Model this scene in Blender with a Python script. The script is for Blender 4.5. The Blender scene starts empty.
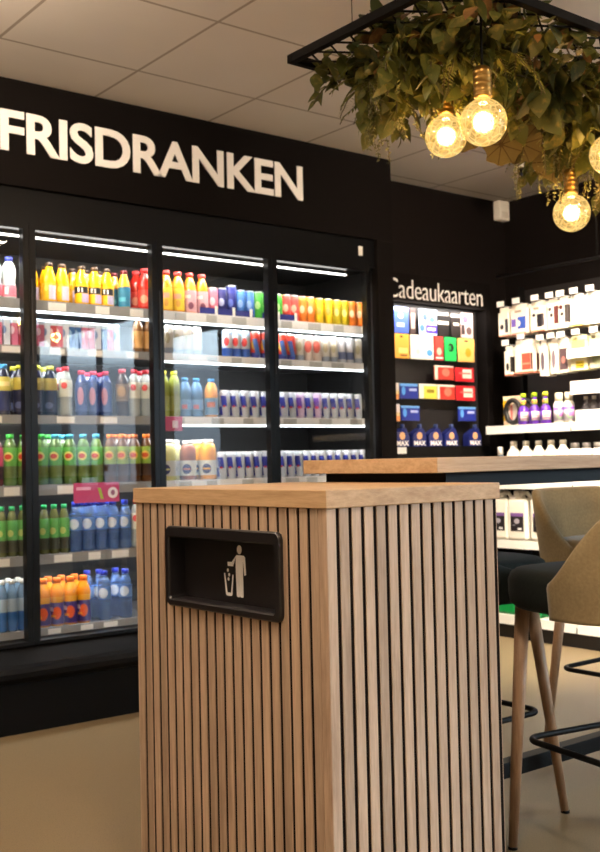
import bpy, bmesh, math, random
from mathutils import Vector, Matrix
random.seed(7)
S = bpy.context.scene
COL = S.collection
PI = math.pi

# ------------------------------------------------------------------ helpers
def bm_obj(name, bm, mats, parent=None, smooth=False, loc=(0, 0, 0)):
    me = bpy.data.meshes.new(name)
    bm.normal_update()
    bm.to_mesh(me); bm.free()
    if not isinstance(mats, (list, tuple)):
        mats = [mats]
    for m in mats:
        me.materials.append(m)
    if smooth:
        for p in me.polygons:
            p.use_smooth = True
    o = bpy.data.objects.new(name, me)
    COL.objects.link(o)
    o.location = loc
    if parent:
        o.parent = parent
    return o

def empty(name, loc=(0, 0, 0), rz=0.0):
    o = bpy.data.objects.new(name, None)
    o.empty_display_size = 0.05
    COL.objects.link(o)
    o.location = loc
    o.rotation_euler = (0, 0, rz)
    return o

def tag(o, label, cat, group=None):
    o['label'] = label; o['category'] = cat
    if group:
        o['group'] = group
    return o

def struct(o):
    o['kind'] = 'structure'
    return o

def box(bm, x0, x1, y0, y1, z0, z1, mi=0, bevel=0.0):
    vs = [bm.verts.new((x, y, z)) for x in (x0, x1) for y in (y0, y1) for z in (z0, z1)]
    fs = []
    for q in ((0, 1, 3, 2), (4, 6, 7, 5), (0, 4, 5, 1), (2, 3, 7, 6), (0, 2, 6, 4), (1, 5, 7, 3)):
        f = bm.faces.new([vs[i] for i in q]); f.material_index = mi; fs.append(f)
    if bevel:
        es = list({e for f in fs for e in f.edges})
        r = bmesh.ops.bevel(bm, geom=es, offset=bevel, segments=2, affect='EDGES', profile=0.5)
        for f in r['faces']:
            f.material_index = mi
    return fs

def tube(bm, pts, r, n=10, closed=False, mi=0, r2=None):
    pts = [Vector(p) for p in pts]
    N = len(pts)
    rings = []
    up = None
    for i, p in enumerate(pts):
        if closed:
            t = (pts[(i + 1) % N] - pts[i - 1]).normalized()
        else:
            t = (pts[min(i + 1, N - 1)] - pts[max(i - 1, 0)]).normalized()
        if up is None:
            up = Vector((0, 0, 1)) if abs(t.z) < 0.9 else Vector((1, 0, 0))
        a = t.cross(up).normalized(); b = a.cross(t).normalized(); up = b
        rr = r if r2 is None else r + (r2 - r) * i / (N - 1)
        rings.append([bm.verts.new(p + a * rr * math.cos(2 * PI * k / n) + b * rr * math.sin(2 * PI * k / n)) for k in range(n)])
    for i in range(N if closed else N - 1):
        A, B = rings[i], rings[(i + 1) % N]
        for k in range(n):
            f = bm.faces.new((A[k], A[(k + 1) % n], B[(k + 1) % n], B[k])); f.material_index = mi; f.smooth = True
    if not closed:
        f = bm.faces.new(rings[0][::-1]); f.material_index = mi
        f = bm.faces.new(rings[-1]); f.material_index = mi

def lathe(bm, prof, n=20, c=(0, 0, 0), mi=0, capb=True, capt=True):
    rings = []
    for r, z in prof:
        rings.append([bm.verts.new((c[0] + r * math.cos(2 * PI * k / n), c[1] + r * math.sin(2 * PI * k / n), c[2] + z)) for k in range(n)])
    for A, B in zip(rings, rings[1:]):
        for k in range(n):
            f = bm.faces.new((A[k], A[(k + 1) % n], B[(k + 1) % n], B[k])); f.material_index = mi; f.smooth = True
    if capb:
        f = bm.faces.new(rings[0][::-1]); f.material_index = mi
    if capt:
        f = bm.faces.new(rings[-1]); f.material_index = mi

def sphere(bm, c, r, mi=0, nu=20, nv=12, sz=1.0):
    prof = []
    for i in range(nv + 1):
        a = -PI / 2 + PI * i / nv
        prof.append((max(r * math.cos(a), 1e-4), r * math.sin(a) * sz))
    lathe(bm, prof, nu, c, mi)

# ------------------------------------------------------------------ materials
def srgb(r, g, b):
    f = lambda c: (c / 255 / 12.92) if c / 255 <= 0.04045 else ((c / 255 + 0.055) / 1.055) ** 2.4
    return (f(r), f(g), f(b), 1)

class N:
    """small node-tree writer"""
    def __init__(self, name):
        self.m = bpy.data.materials.new(name); self.m.use_nodes = True
        self.t = self.m.node_tree; self.t.nodes.clear()
        self.out = self.t.nodes.new('ShaderNodeOutputMaterial')
    def n(self, typ, **kw):
        nd = self.t.nodes.new(typ)
        for k, v in kw.items():
            setattr(nd, k, v)
        return nd
    def l(self, a, b):
        self.t.links.new(a, b)
    def val(self, sock, v):
        if hasattr(v, 'is_linked'):
            self.l(v, sock)
        else:
            sock.default_value = v
    def math(self, op, a, b=0.0, c=None):
        nd = self.n('ShaderNodeMath', operation=op)
        self.val(nd.inputs[0], a); self.val(nd.inputs[1], b)
        if c is not None:
            self.val(nd.inputs[2], c)
        return nd.outputs[0]
    def mix(self, f, a, b):
        nd = self.n('ShaderNodeMix', data_type='RGBA')
        self.val(nd.inputs[0], f); self.val(nd.inputs[6], a); self.val(nd.inputs[7], b)
        return nd.outputs[2]
    def coord(self, kind='Object'):
        return self.n('ShaderNodeTexCoord').outputs[kind]
    def xyz(self, kind='Object'):
        s = self.n('ShaderNodeSeparateXYZ'); self.l(self.coord(kind), s.inputs[0])
        return s.outputs
    def noise(self, scale, detail=3.0, vec=None, rough=0.5):
        nd = self.n('ShaderNodeTexNoise'); nd.inputs['Scale'].default_value = scale
        nd.inputs['Detail'].default_value = detail; nd.inputs['Roughness'].default_value = rough
        self.l(vec if vec is not None else self.coord(), nd.inputs['Vector'])
        return nd.outputs['Fac']
    def mapping(self, scale, kind='Object', rot=(0, 0, 0)):
        m = self.n('ShaderNodeMapping'); m.inputs['Scale'].default_value = scale; m.inputs['Rotation'].default_value = rot
        self.l(self.coord(kind), m.inputs['Vector']); return m.outputs[0]
    def bsdf(self, color, rough=0.5, metal=0.0, spec=0.5, **kw):
        b = self.n('ShaderNodeBsdfPrincipled')
        self.val(b.inputs['Base Color'], color); self.val(b.inputs['Roughness'], rough)
        b.inputs['Metallic'].default_value = metal; b.inputs['Specular IOR Level'].default_value = spec
        for k, v in kw.items():
            self.val(b.inputs[k], v)
        return b
    def done(self, b):
        self.l(b.outputs[0], self.out.inputs['Surface']); return self.m

_mc = {}
def plain(name, col, rough=0.5, metal=0.0, spec=0.5, var=0.06, scale=14, **kw):
    """plain colour with a faint procedural variation"""
    if name in _mc:
        return _mc[name]
    w = N(name)
    f = w.noise(scale)
    c2 = tuple(max(0, c * (1 - 2 * var)) for c in col[:3]) + (1,)
    c1 = tuple(min(1, c * (1 + var)) for c in col[:3]) + (1,)
    _mc[name] = w.done(w.bsdf(w.mix(f, c2, c1), rough, metal, spec, **kw))
    return _mc[name]

def emis(name, col, strength):
    w = N(name); e = w.n('ShaderNodeEmission'); e.inputs[0].default_value = col; e.inputs[1].default_value = strength
    w.l(e.outputs[0], w.out.inputs['Surface']); return w.m

def wood(name, c_dark, c_light, grain=(1, 1, 1), rough=0.45, cell=None, bump=0.12):
    """oak: grain stretched along the axis whose scale is small; cell = (axis, width) gives each slat its own tone"""
    w = N(name)
    v = w.mapping(grain)
    if cell:
        x = w.xyz()
        idx = w.math('FLOOR', w.math('DIVIDE', x[cell[0]], cell[1]))
        wn = w.n('ShaderNodeTexWhiteNoise', noise_dimensions='1D'); w.l(idx, wn.inputs['W'])
        vm = w.n('ShaderNodeVectorMath', operation='ADD'); w.l(v, vm.inputs[0])
        cmb = w.n('ShaderNodeCombineXYZ'); w.l(w.math('MULTIPLY', wn.outputs['Value'], 40.0), cmb.inputs[2])
        w.l(cmb.outputs[0], vm.inputs[1]); v = vm.outputs[0]
    n1 = w.noise(1.0, 4.0, v, 0.6)
    n2 = w.noise(5.0, 6.0, v, 0.7)
    f = w.math('MULTIPLY_ADD', n2, 0.55, w.math('MULTIPLY', n1, 0.55))
    r = w.n('ShaderNodeValToRGB'); w.l(f, r.inputs[0])
    e = r.color_ramp.elements
    e[0].position = 0.36; e[0].color = c_dark; e[1].position = 0.66; e[1].color = c_light
    col = r.outputs[0]
    if cell:
        k = w.math('MULTIPLY_ADD', wn.outputs['Value'], 0.32, 0.84)
        h = w.n('ShaderNodeHueSaturation'); w.l(k, h.inputs['Value']); w.l(col, h.inputs['Color']); col = h.outputs[0]
    bp = w.n('ShaderNodeBump'); bp.inputs['Strength'].default_value = bump; bp.inputs['Distance'].default_value = 0.002
    w.l(n2, bp.inputs['Height'])
    b = w.bsdf(col, rough, 0, 0.35); w.l(bp.outputs[0], b.inputs['Normal'])
    return w.done(b)

def art(name, base, items, axes='xz', rough=0.35, spec=0.5, bands=None, tex=0.0, **kw):
    """printed artwork: bands along z, rectangles and ellipses in the object's own coordinates.
    axes 'u' uses the bottle's front (the side towards the aisle)."""
    if name in _mc:
        return _mc[name]
    w = N(name)
    x = w.xyz()
    if axes == 'u':
        A = w.math('ADD', w.math('MULTIPLY', x[0], 0.787), w.math('MULTIPLY', x[1], -0.616))
        fr = w.math('LESS_THAN', w.math('ADD', w.math('MULTIPLY', x[0], 0.616), w.math('MULTIPLY', x[1], 0.787)), 0.0)
    else:
        A = x['xyz'.index(axes[0])]; fr = None
    Z = x[2]
    col = base
    for z0, z1, c in (bands or []):
        f = w.math('MULTIPLY', w.math('GREATER_THAN', Z, z0), w.math('LESS_THAN', Z, z1))
        col = w.mix(f, col, c)
    for it in items:
        kind, a0, a1, z0, z1, c = it[:6]
        if kind == 'r':
            sh = it[6] if len(it) > 6 else 0.0
            AA = w.math('ADD', A, w.math('MULTIPLY', Z, sh)) if sh else A
            f = w.math('MULTIPLY', w.math('MULTIPLY', w.math('GREATER_THAN', AA, a0), w.math('LESS_THAN', AA, a1)),
                       w.math('MULTIPLY', w.math('GREATER_THAN', Z, z0), w.math('LESS_THAN', Z, z1)))
        else:
            da = w.math('DIVIDE', w.math('SUBTRACT', A, (a0 + a1) / 2), (a1 - a0) / 2)
            dz = w.math('DIVIDE', w.math('SUBTRACT', Z, (z0 + z1) / 2), (z1 - z0) / 2)
            f = w.math('LESS_THAN', w.math('ADD', w.math('MULTIPLY', da, da), w.math('MULTIPLY', dz, dz)), 1.0)
        if fr is not None:
            f = w.math('MULTIPLY', f, fr)
        col = w.mix(f, col, c)
    if tex:
        nn = w.noise(60, 2)
        h = w.n('ShaderNodeHueSaturation'); w.l(w.math('MULTIPLY_ADD', nn, tex * 2, 1 - tex), h.inputs['Value'])
        w.val(h.inputs['Color'], col); col = h.outputs[0]
    _mc[name] = w.done(w.bsdf(col, rough, 0, spec, **kw))
    return _mc[name]

BLACK = plain('black_panel', srgb(30, 27, 27), 0.55, var=0.05)
BLKMETAL = plain('black_steel', srgb(12, 11, 11), 0.5, 0.0, 0.15)
BLKGLOSS = plain('black_gloss_frame', srgb(13, 13, 14), 0.3, spec=.25)
WHITE = plain('white_enamel', srgb(235, 233, 228), 0.4, var=0.02)
PAPER = plain('white_card', srgb(238, 236, 230), 0.6, var=0.03)
LETTER = plain('sign_letter_white', srgb(252, 248, 244), 0.5, var=0.02)
STEELGREY = plain('grey_shelf', srgb(150, 150, 150), 0.4, var=0.04)

# ------------------------------------------------------------------ camera
cam_d = bpy.data.cameras.new('camera'); cam = bpy.data.objects.new('camera', cam_d); COL.objects.link(cam)
FPX = 1062.08
cam_d.sensor_fit = 'HORIZONTAL'; cam_d.sensor_width = 36.0; cam_d.lens = FPX / 600 * 36
r_ = Vector((0.787072, -0.616485, -0.021547)); u_ = Vector((-0.003432, -0.039305, 0.999221)); f_ = Vector((0.616852, 0.786385, 0.033052))
M = Matrix((r_, u_, -f_)).transposed().to_4x4(); M.translation = (0, 0, 1.0655)
cam.matrix_world = M
cam_d.clip_start = 0.05
cam_d.dof.use_dof = True; cam_d.dof.focus_distance = 2.25; cam_d.dof.aperture_fstop = 11
S.camera = cam
S.view_settings.view_transform = 'Standard'; S.view_settings.look = 'None'
S.view_settings.exposure = 0.0; S.view_settings.gamma = 1.0
S.cycles.max_bounces = 8; S.cycles.transparent_max_bounces = 16
S.cycles.use_denoising = True
S.cycles.sample_clamp_indirect = 6.0

# ------------------------------------------------------------------ the room
XL, XR, YF, YB, YN, H = -2.6, 5.248, -3.7, 5.05, 4.519, 2.70
XP = 3.965                       # right end of the cooler surround

def ceiling_mat():
    w = N('ceiling_tiles')
    x = w.xyz()
    def line(c, off):
        f = w.math('FRACT', w.math('ADD', w.math('DIVIDE', w.math('SUBTRACT', c, off), 0.6), 100.5))
        return w.math('LESS_THAN', w.math('ABSOLUTE', w.math('SUBTRACT', f, 0.5)), 0.011)
    f = w.math('MAXIMUM', line(x[0], 1.586), line(x[1], 3.826))
    n = w.noise(3); 
    base = w.mix(n, srgb(226, 218, 210), srgb(236, 229, 221))
    return w.done(w.bsdf(w.mix(f, base, srgb(176, 164, 152)), 0.85, 0, 0.2))

def floor_mat():
    w = N('speckled_vinyl_floor')
    big = w.noise(1.6, 3)
    v = w.n('ShaderNodeTexVoronoi'); v.inputs['Scale'].default_value = 130; w.l(w.coord(), v.inputs['Vector'])
    n2 = w.noise(220, 2)
    base = w.mix(big, srgb(126, 109, 82), srgb(140, 122, 93))
    c = w.mix(w.math('MULTIPLY', w.math('GREATER_THAN', n2, 0.6), 0.35), base, srgb(88, 73, 54))
    c = w.mix(w.math('MULTIPLY', w.math('LESS_THAN', v.outputs['Distance'], 0.16), 0.35), c, srgb(164, 148, 122))
    return w.done(w.bsdf(c, w.math('MULTIPLY_ADD', big, 0.1, 0.42), 0, 0.35))

bm = bmesh.new(); box(bm, XL - .1, XR + .1, YF - .1, YB + .1, -0.1, 0)
struct(bm_obj('floor', bm, floor_mat()))
bm = bmesh.new(); box(bm, XL - .1, XR + .1, YF - .1, YB + .1, H, H + .1)
struct(bm_obj('ceiling', bm, ceiling_mat()))
WALLD = plain('dark_wall_paint', srgb(20, 15, 14), 0.8, spec=.12, var=0.06, scale=6)
WALLM = plain('beige_wall_paint', srgb(196, 178, 156), 0.8, var=0.03, scale=4)
bm = bmesh.new()
box(bm, XL - .1, XP, YB, YB + .1, 0, H)
box(bm, XP, XR + .1, YN, YB + .1, 0, H)
struct(bm_obj('wall_back', bm, WALLD))
WY0, WY1, WZ0, WZ1 = -3.4, 0.62, 0.75, 2.58
bm = bmesh.new()
box(bm, XR, XR + .12, WY1, YN, 0, H)
box(bm, XR, XR + .12, YF, WY0, 0, H)
box(bm, XR, XR + .12, WY0, WY1, 0, WZ0)
box(bm, XR, XR + .12, WY0, WY1, WZ1, H)
PA, PB = -.90, -.36                                   # wall pier between the two shop windows
box(bm, XR, XR + .12, PA, PB, WZ0, WZ1)
box(bm, XR, XR + .12, PB, WY1, 2.31, WZ1)
struct(bm_obj('wall_right', bm, WALLD))
bm = bmesh.new(); box(bm, XL - .1, XL, YF, YB, 0, H); struct(bm_obj('wall_left', bm, WALLM))
bm = bmesh.new(); box(bm, XL - .1, XR + .12, YF - .1, YF, 0, H); struct(bm_obj('wall_front', bm, WALLM))

def glass_mat(name, k=1.0, tint=(1, 1, 1, 1)):
    w = N(name)
    fr = w.n('ShaderNodeFresnel'); fr.inputs['IOR'].default_value = 1.5
    t = w.n('ShaderNodeBsdfTransparent'); t.inputs[0].default_value = tint
    g = w.n('ShaderNodeBsdfGlossy'); g.inputs['Roughness'].default_value = 0.0
    geo = w.n('ShaderNodeNewGeometry')                    # one mirror image per pane: only the faces turned to the viewer reflect
    ms = w.n('ShaderNodeMixShader'); w.l(w.math('MULTIPLY', w.math('MULTIPLY', fr.outputs[0], k), w.math('SUBTRACT', 1.0, geo.outputs['Backfacing'])), ms.inputs[0])
    w.l(t.outputs[0], ms.inputs[1]); w.l(g.outputs[0], ms.inputs[2]); w.l(ms.outputs[0], w.out.inputs['Surface'])
    return w.m
GLASS = glass_mat('door_glass', 1.5)
WGLASS = glass_mat('window_glass', 1.0)

for nm, ya, yb, mull, WZ1 in (('window_1', WY0, PA, (-2.6, -1.75), WZ1), ('window_2', PB, WY1, (), 2.31)):
    yc = (ya + yb) / 2
    win = struct(empty(nm, (XR, yc, WZ0)))
    bm = bmesh.new()
    for a, b in [(ya, ya + .05), (yb - .05, yb)] + [(m - .02, m + .02) for m in mull]:
        box(bm, 0.02, 0.08, a - yc, b - yc, 0, WZ1 - WZ0)
    box(bm, 0.02, 0.08, ya - yc, yb - yc, 0, .05); box(bm, 0.02, 0.08, ya - yc, yb - yc, WZ1 - WZ0 - .04, WZ1 - WZ0)
    bm_obj('window_frame', bm, BLKMETAL, win)
    bm = bmesh.new(); box(bm, 0.045, 0.051, ya + .01 - yc, yb - .01 - yc, .01, WZ1 - WZ0 - .01)
    bm_obj('window_pane', bm, WGLASS, win)

# daylight outside the window
wd = bpy.data.worlds.new('daylight'); S.world = wd; wd.use_nodes = True
nt = wd.node_tree; nt.nodes.clear()
bg = nt.nodes.new('ShaderNodeBackground'); wo = nt.nodes.new('ShaderNodeOutputWorld')
tc = nt.nodes.new('ShaderNodeTexCoord'); sp = nt.nodes.new('ShaderNodeSeparateXYZ'); cr = nt.nodes.new('ShaderNodeValToRGB')
nt.links.new(tc.outputs['Generated'], sp.inputs[0]); nt.links.new(sp.outputs[2], cr.inputs[0])
cr.color_ramp.elements[0].position = 0.088; cr.color_ramp.elements[0].color = (0.035, 0.055, 0.075, 1)
cr.color_ramp.elements[1].position = 0.104; cr.color_ramp.elements[1].color = (0.66, 0.86, 1.0, 1)
nt.links.new(cr.outputs[0], bg.inputs[0]); bg.inputs[1].default_value = SKY = 15.0
nt.links.new(bg.outputs[0], wo.inputs[0])

def area(name, loc, direction, sx, sy, power, col=(1, 1, 1), spread=PI):
    l = bpy.data.lights.new(name, 'AREA'); l.shape = 'RECTANGLE'; l.size = sx; l.size_y = sy
    l.energy = power; l.color = col; l.spread = spread
    o = bpy.data.objects.new(name, l); COL.objects.link(o); o.location = loc
    o.rotation_euler = Vector(direction).to_track_quat('-Z', 'Y').to_euler()
    return o
def point(name, loc, power, col, r=0.03):
    l = bpy.data.lights.new(name, 'POINT'); l.energy = power; l.color = col; l.shadow_soft_size = r
    o = bpy.data.objects.new(name, l); COL.objects.link(o); o.location = loc
    return o

WARM = (1.0, 0.80, 0.60)
area('window_daylight', (XR + .3, (WY0 + WY1) / 2, 1.65), (-1, 0, -0.1), 3.2, 1.6, 40, (0.70, 0.84, 1.0))
# two globe lamps added out of view to brighten the ceiling
OPAL = emis('opal_globe_glow', (1, .86, .68, 1), 3.0)
for (x, y, l) in ((0.55, 2.75, 'added unseen globe lamp before the far left cooler doors'), (-0.5, 0.6, 'added unseen globe lamp beside the photographer')):
    gl = tag(empty('added_globe_lamp', (x, y, 2.2)), l, 'lamp', 'added unseen fill lamps')
    bm = bmesh.new(); lathe(bm, [(.012, .45), (.012, .499)], 10); tube(bm, [(0, 0, .12), (0, 0, .499)], .004, 6); bm_obj('cord', bm, BLKMETAL, gl)
    bm = bmesh.new(); sphere(bm, (0, 0, 0), .12, nu=24, nv=14); bm_obj('globe', bm, OPAL, gl)
    area('added_uplight', (x, y, 2.36), (0, 0, 1), .3, .3, 47, (1.0, .81, .60))  # upward fill for the ceiling, added along with the globe
# ceiling downlights of the shop (round, warm), each with its own fitting
DL = plain('downlight_rim', srgb(225, 222, 215), 0.4)
DLE = emis('downlight_lens', (1, 0.80, 0.58, 1), 9.0)
bm = bmesh.new(); lathe(bm, [(.095, 0), (.11, 0), (.11, .012), (.095, .012)], 28)
rim_me = None
for i, (x, y, lab) in enumerate([(2.95, 1.15, 'round recessed ceiling light nearest the drinks cooler'), (0.9, 0.9, 'round recessed ceiling light above the photographer'),
                                 (-1.0, 1.8, 'round recessed ceiling light near the left wall'), (3.0, -1.2, 'round recessed ceiling light by the shop window'),
                                 (0.5, -1.6, 'round recessed ceiling light in the shop middle'), (0.6, 3.0, 'round recessed ceiling light before the far left cooler doors')]):
    e = tag(empty('ceiling_downlight', (x, y, H - .013)), lab, 'ceiling light', 'ceiling downlights')
    b2 = bmesh.new(); lathe(b2, [(.085, 0), (.105, 0), (.105, .0125), (.085, .0125), (.085, 0)], 28, capb=False, capt=False)
    bm_obj('rim', b2, DL, e)
    b2 = bmesh.new(); lathe(b2, [(.084, .004), (.084, .0125)], 28)
    bm_obj('lens', b2, DLE, e)
    area('downlight_lamp', (x, y, H - .02), (0, 0, -1), .16, .16, (10, 27, 18, 24, 36, 24)[i], WARM)
bm.free()
area('fascia_wash', (0.9, 2.85, 2.67), (.85, 1, -.18), .12, .12, 15, WARM, math.radians(100))  # extra lamp added to brighten the fascia letters, no fitting built
area('header_wash', (3.0, 1.22, 2.66), (.48, 1, -.16), .12, .12, 14, WARM, math.radians(60))  # extra lamp added to brighten the rack header, no fitting built
# ------------------------------------------------------------------ litter bin
OAK_D, OAK_L = srgb(150, 112, 78), srgb(206, 172, 136)
OAKTOP = wood('oak_top', srgb(170, 136, 100), srgb(208, 176, 138), (9, 2.2, 30), 0.42)
OAKTOPX = wood('oak_table', srgb(174, 140, 106), srgb(210, 180, 144), (2.0, 14, 30), 0.42)
SLAT_SHADED = wood('oak_slat_shaded', srgb(150, 126, 106), srgb(194, 168, 144), (26, 26, 2.0), 0.5, cell=(1, 0.0347))  # same oak, darker: the shade on this face is put into the colour
SLAT_LIT = wood('oak_slat_lit', srgb(162, 138, 118), srgb(204, 180, 158), (26, 26, 2.0), 0.5, cell=(0, 0.0352))  # same oak, lighter: daylight on this face is put into the colour
FELT = plain('black_backing', srgb(26, 19, 17), 0.9, spec=.1)
BINPLASTIC = plain('black_flap_plastic', srgb(26, 24, 26), 0.35)

bn = tag(empty('litter_bin', (1.3751, 1.6726, 0), 0.026), 'square oak slatted litter bin with thick oak top and black flap', 'bin')
b_, a_, zt = 0.544, 0.762, 0.967
PY0, PY1, PZ0, PZ1 = 0.150, 0.603, 0.720, 0.914
bm = bmesh.new()                                          # dark carcass behind the slats, hollow behind the flap
x0, x1, y0, y1 = .008, b_ - .008, .008, a_ - .008
box(bm, x0, x1, y0, y1, 0, PZ0 + .006)
box(bm, x0, x1, y0, y1, PZ1 - .006, zt)
box(bm, x0, x1, y0, PY0 + .006, PZ0 + .006, PZ1 - .006)
box(bm, x0, x1, PY1 - .006, y1, PZ0 + .006, PZ1 - .006)
box(bm, .062, x1, PY0 + .006, PY1 - .006, PZ0 + .006, PZ1 - .006)
bm_obj('carcass', bm, FELT, bn)
IN = .005                                                # set back of the slats from the edge of the top
SD, SW, SP = IN + .0032, .0250, .0347                            # slat back, slat width, pitch
def slats(name, side):
    bm = bmesh.new()
    if side in ('left', 'right'):
        xa, xb = (IN, SD) if side == 'left' else (b_ - SD, b_ - IN)
        box(bm, xa, xb, SD + .0003, .0325, 0, zt, bevel=.0008)
        y = .0337
        while y < a_ - .02:
            w = min(SW, a_ - IN - y)
            if side == 'left' and y + w > PY0 + .004 and y < PY1 - .004:
                box(bm, xa, xb, y, y + w, 0, PZ0 + .004, bevel=.0008)
                box(bm, xa, xb, y, y + w, PZ1 - .004, zt, bevel=.0008)
                if y < PY0 + .004: box(bm, xa, xb, y, PY0 + .004, PZ0 + .004, PZ1 - .004)
                if y + w > PY1 - .004: box(bm, xa, xb, PY1 - .004, y + w, PZ0 + .004, PZ1 - .004)
            else:
                box(bm, xa, xb, y, y + w, 0, zt, bevel=.0008)
            y += SP
    else:
        ya, yb = (IN, SD) if side == 'front' else (a_ - SD, a_ - IN)
        x = IN
        while x < b_ - .02:
            box(bm, x, x + min(SW, b_ - IN - x), ya, yb, 0, zt, bevel=.0008)
            x += .0352
    return bm_obj(name, bm, SLAT_SHADED if side in ('left', 'right') else SLAT_LIT, bn)
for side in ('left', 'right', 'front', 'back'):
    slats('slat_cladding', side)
bm = bmesh.new(); box(bm, 0, b_, 0, a_, zt, 1.005, bevel=.002)
bm_obj('top', bm, OAKTOP, bn)

def rrect(y0, y1, z0, z1, r, n=6):
    pts = []
    for cy, cz, a in ((y1 - r, z1 - r, 0), (y0 + r, z1 - r, 90), (y0 + r, z0 + r, 180), (y1 - r, z0 + r, 270)):
        for k in range(n + 1):
            t = math.radians(a + 90 * k / n)
            pts.append((cy + r * math.cos(t), cz + r * math.sin(t)))
    return pts
bm = bmesh.new()
rings = []
for (pts, x) in ((rrect(PY0, PY1, PZ0, PZ1, .018), .012), (rrect(PY0, PY1, PZ0, PZ1, .018), -.003), (rrect(PY0 + .003, PY1 - .003, PZ0 + .003, PZ1 - .003, .016), -.006),
                 (rrect(PY0 + .018, PY1 - .012, PZ0 + .014, PZ1 - .024, .010), -.006), (rrect(PY0 + .022, PY1 - .014, PZ0 + .018, PZ1 - .028, .008), .000), (rrect(PY0 + .022, PY1 - .014, PZ0 + .018, PZ1 - .028, .008), .043)):
    rings.append([bm.verts.new((x, p[0], p[1])) for p in pts])
for A, B in zip(rings, rings[1:]):
    for k in range(len(A)):
        bm.faces.new((A[k], B[k], B[(k + 1) % len(A)], A[(k + 1) % len(A)]))
bm.faces.new(rings[-1])
bmesh.ops.recalc_face_normals(bm, faces=bm.faces[:])
flap = bm_obj('flap_panel', bm, BINPLASTIC, bn)
bm = bmesh.new()
def poly(pts, x=.0415):
    vs = [bm.verts.new((x, p[0] - .0145, p[1])) for p in pts]
    vb = [bm.verts.new((x + .001, p[0] - .0145, p[1])) for p in pts]
    bm.faces.new(vs)
    for k in range(len(pts)):
        bm.faces.new((vs[k], vs[(k + 1) % len(pts)], vb[(k + 1) % len(pts)], vb[k]))
def ell(cy, cz, ry, rz, n=16):
    poly([(cy + ry * math.cos(2 * PI * k / n), cz + rz * math.sin(2 * PI * k / n)) for k in range(n)])
ell(.3735, .8635, .0088, .0105)
poly([(.388, .800), (.388, .846), (.384, .8505), (.357, .8505), (.352, .846), (.349, .8065), (.3555, .8045), (.359, .836), (.361, .836), (.361, .800)])
poly([(.388, .801), (.374, .801), (.3735, .756), (.376, .7535), (.383, .7535), (.386, .756)])
poly([(.3728, .801), (.361, .801), (.360, .756), (.362, .7535), (.370, .7535), (.3725, .756)])
poly([(.387, .849), (.399, .8235), (.420, .8235), (.421, .833), (.404, .8335), (.388, .8465)][::-1])
poly([(.436, .806), (.432, .806), (.4235, .7615), (.409, .7615), (.402, .804), (.398, .804), (.404, .757), (.408, .754), (.425, .754), (.429, .757)])
ell(.4205, .8135, .0035, .0042, 10); ell(.4155, .803, .0035, .0042, 10); ell(.418, .793, .0035, .0042, 10)
bmesh.ops.recalc_face_normals(bm, faces=bm.faces[:])
pic = bm_obj('pictogram', bm, LETTER, flap); pic['label'] = 'white pictogram of a person dropping litter into a basket'

# ------------------------------------------------------------------ bar table
TX0, TX1, TY0, TY1, TT = 1.874, 3.20, 1.847, 2.379, 1.067
tb = tag(empty('bar_table', (2.54, 2.113, 0)), 'long oak bar table on black steel legs behind the litter bin', 'table')
def wbox(name, par, boxes, mat, bevel=0.0):
    bm = bmesh.new(); L = par.location
    for q in boxes:
        box(bm, q[0] - L.x, q[1] - L.x, q[2] - L.y, q[3] - L.y, q[4] - L.z, q[5] - L.z, bevel=bevel)
    return bm_obj(name, bm, mat, par)
wbox('tabletop', tb, [(TX0, TX1, TY0, TY1, TT - .038, TT)], OAKTOPX, .002)
wbox('underframe', tb, [(TX0 + .06, TX1 - .06, TY0 + .03, TY0 + .06, TT - .076, TT - .038), (TX0 + .06, TX1 - .06, TY1 - .06, TY1 - .03, TT - .076, TT - .038),
                        (TX0 + .06, TX0 + .09, TY0 + .06, TY1 - .06, TT - .076, TT - .038), (TX1 - .09, TX1 - .06, TY0 + .06, TY1 - .06, TT - .076, TT - .038)], BLKMETAL)
for lx in (TX0 + .07, TX1 - .12):
    wbox('leg', tb, [(lx, lx + .05, 2.105, 2.155, .012, TT - .038)], BLKMETAL, .002)
    wbox('foot', tb, [(lx - .03, lx + .08, 2.04, 2.22, 0, .012)], BLKMETAL, .002)
wbox('foot_bar', tb, [(TX0 + .12, TX1 - .12, 2.108, 2.152, .125, .170)], BLKMETAL, .002)

# ------------------------------------------------------------------ bar stools
def fabric(name, c1, c2, sheen=.35):
    w = N(name)
    n = w.noise(120, 3); n2 = w.noise(9, 3)
    c = w.mix(n, c1, c2)
    h = w.n('ShaderNodeHueSaturation'); w.l(w.math('MULTIPLY_ADD', n2, 0.5, 0.75), h.inputs['Value']); w.l(c, h.inputs['Color'])
    b = w.bsdf(h.outputs[0], 0.85, 0, 0.2, **{'Sheen Weight': sheen, 'Sheen Roughness': 0.4})
    bp = w.n('ShaderNodeBump'); bp.inputs['Strength'].default_value = 0.2; bp.inputs['Distance'].default_value = 0.002
    w.l(n, bp.inputs['Height']); w.l(bp.outputs[0], b.inputs['Normal'])
    return w.done(b)
OLIVE = fabric('olive_velvet', srgb(126, 111, 82), srgb(160, 142, 108))
TEAL = fabric('dark_teal_velvet', srgb(22, 27, 26), srgb(32, 38, 36), .06)
LEGW = wood('beech_leg', srgb(140, 108, 82), srgb(184, 148, 116), (30, 30, 3), 0.4)

def supere(a, h, p=3.4):
    c, s = math.cos(a), math.sin(a)
    k = (abs(c) ** p + abs(s) ** p) ** (-1 / p)
    return h * k * c, h * k * s

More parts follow.
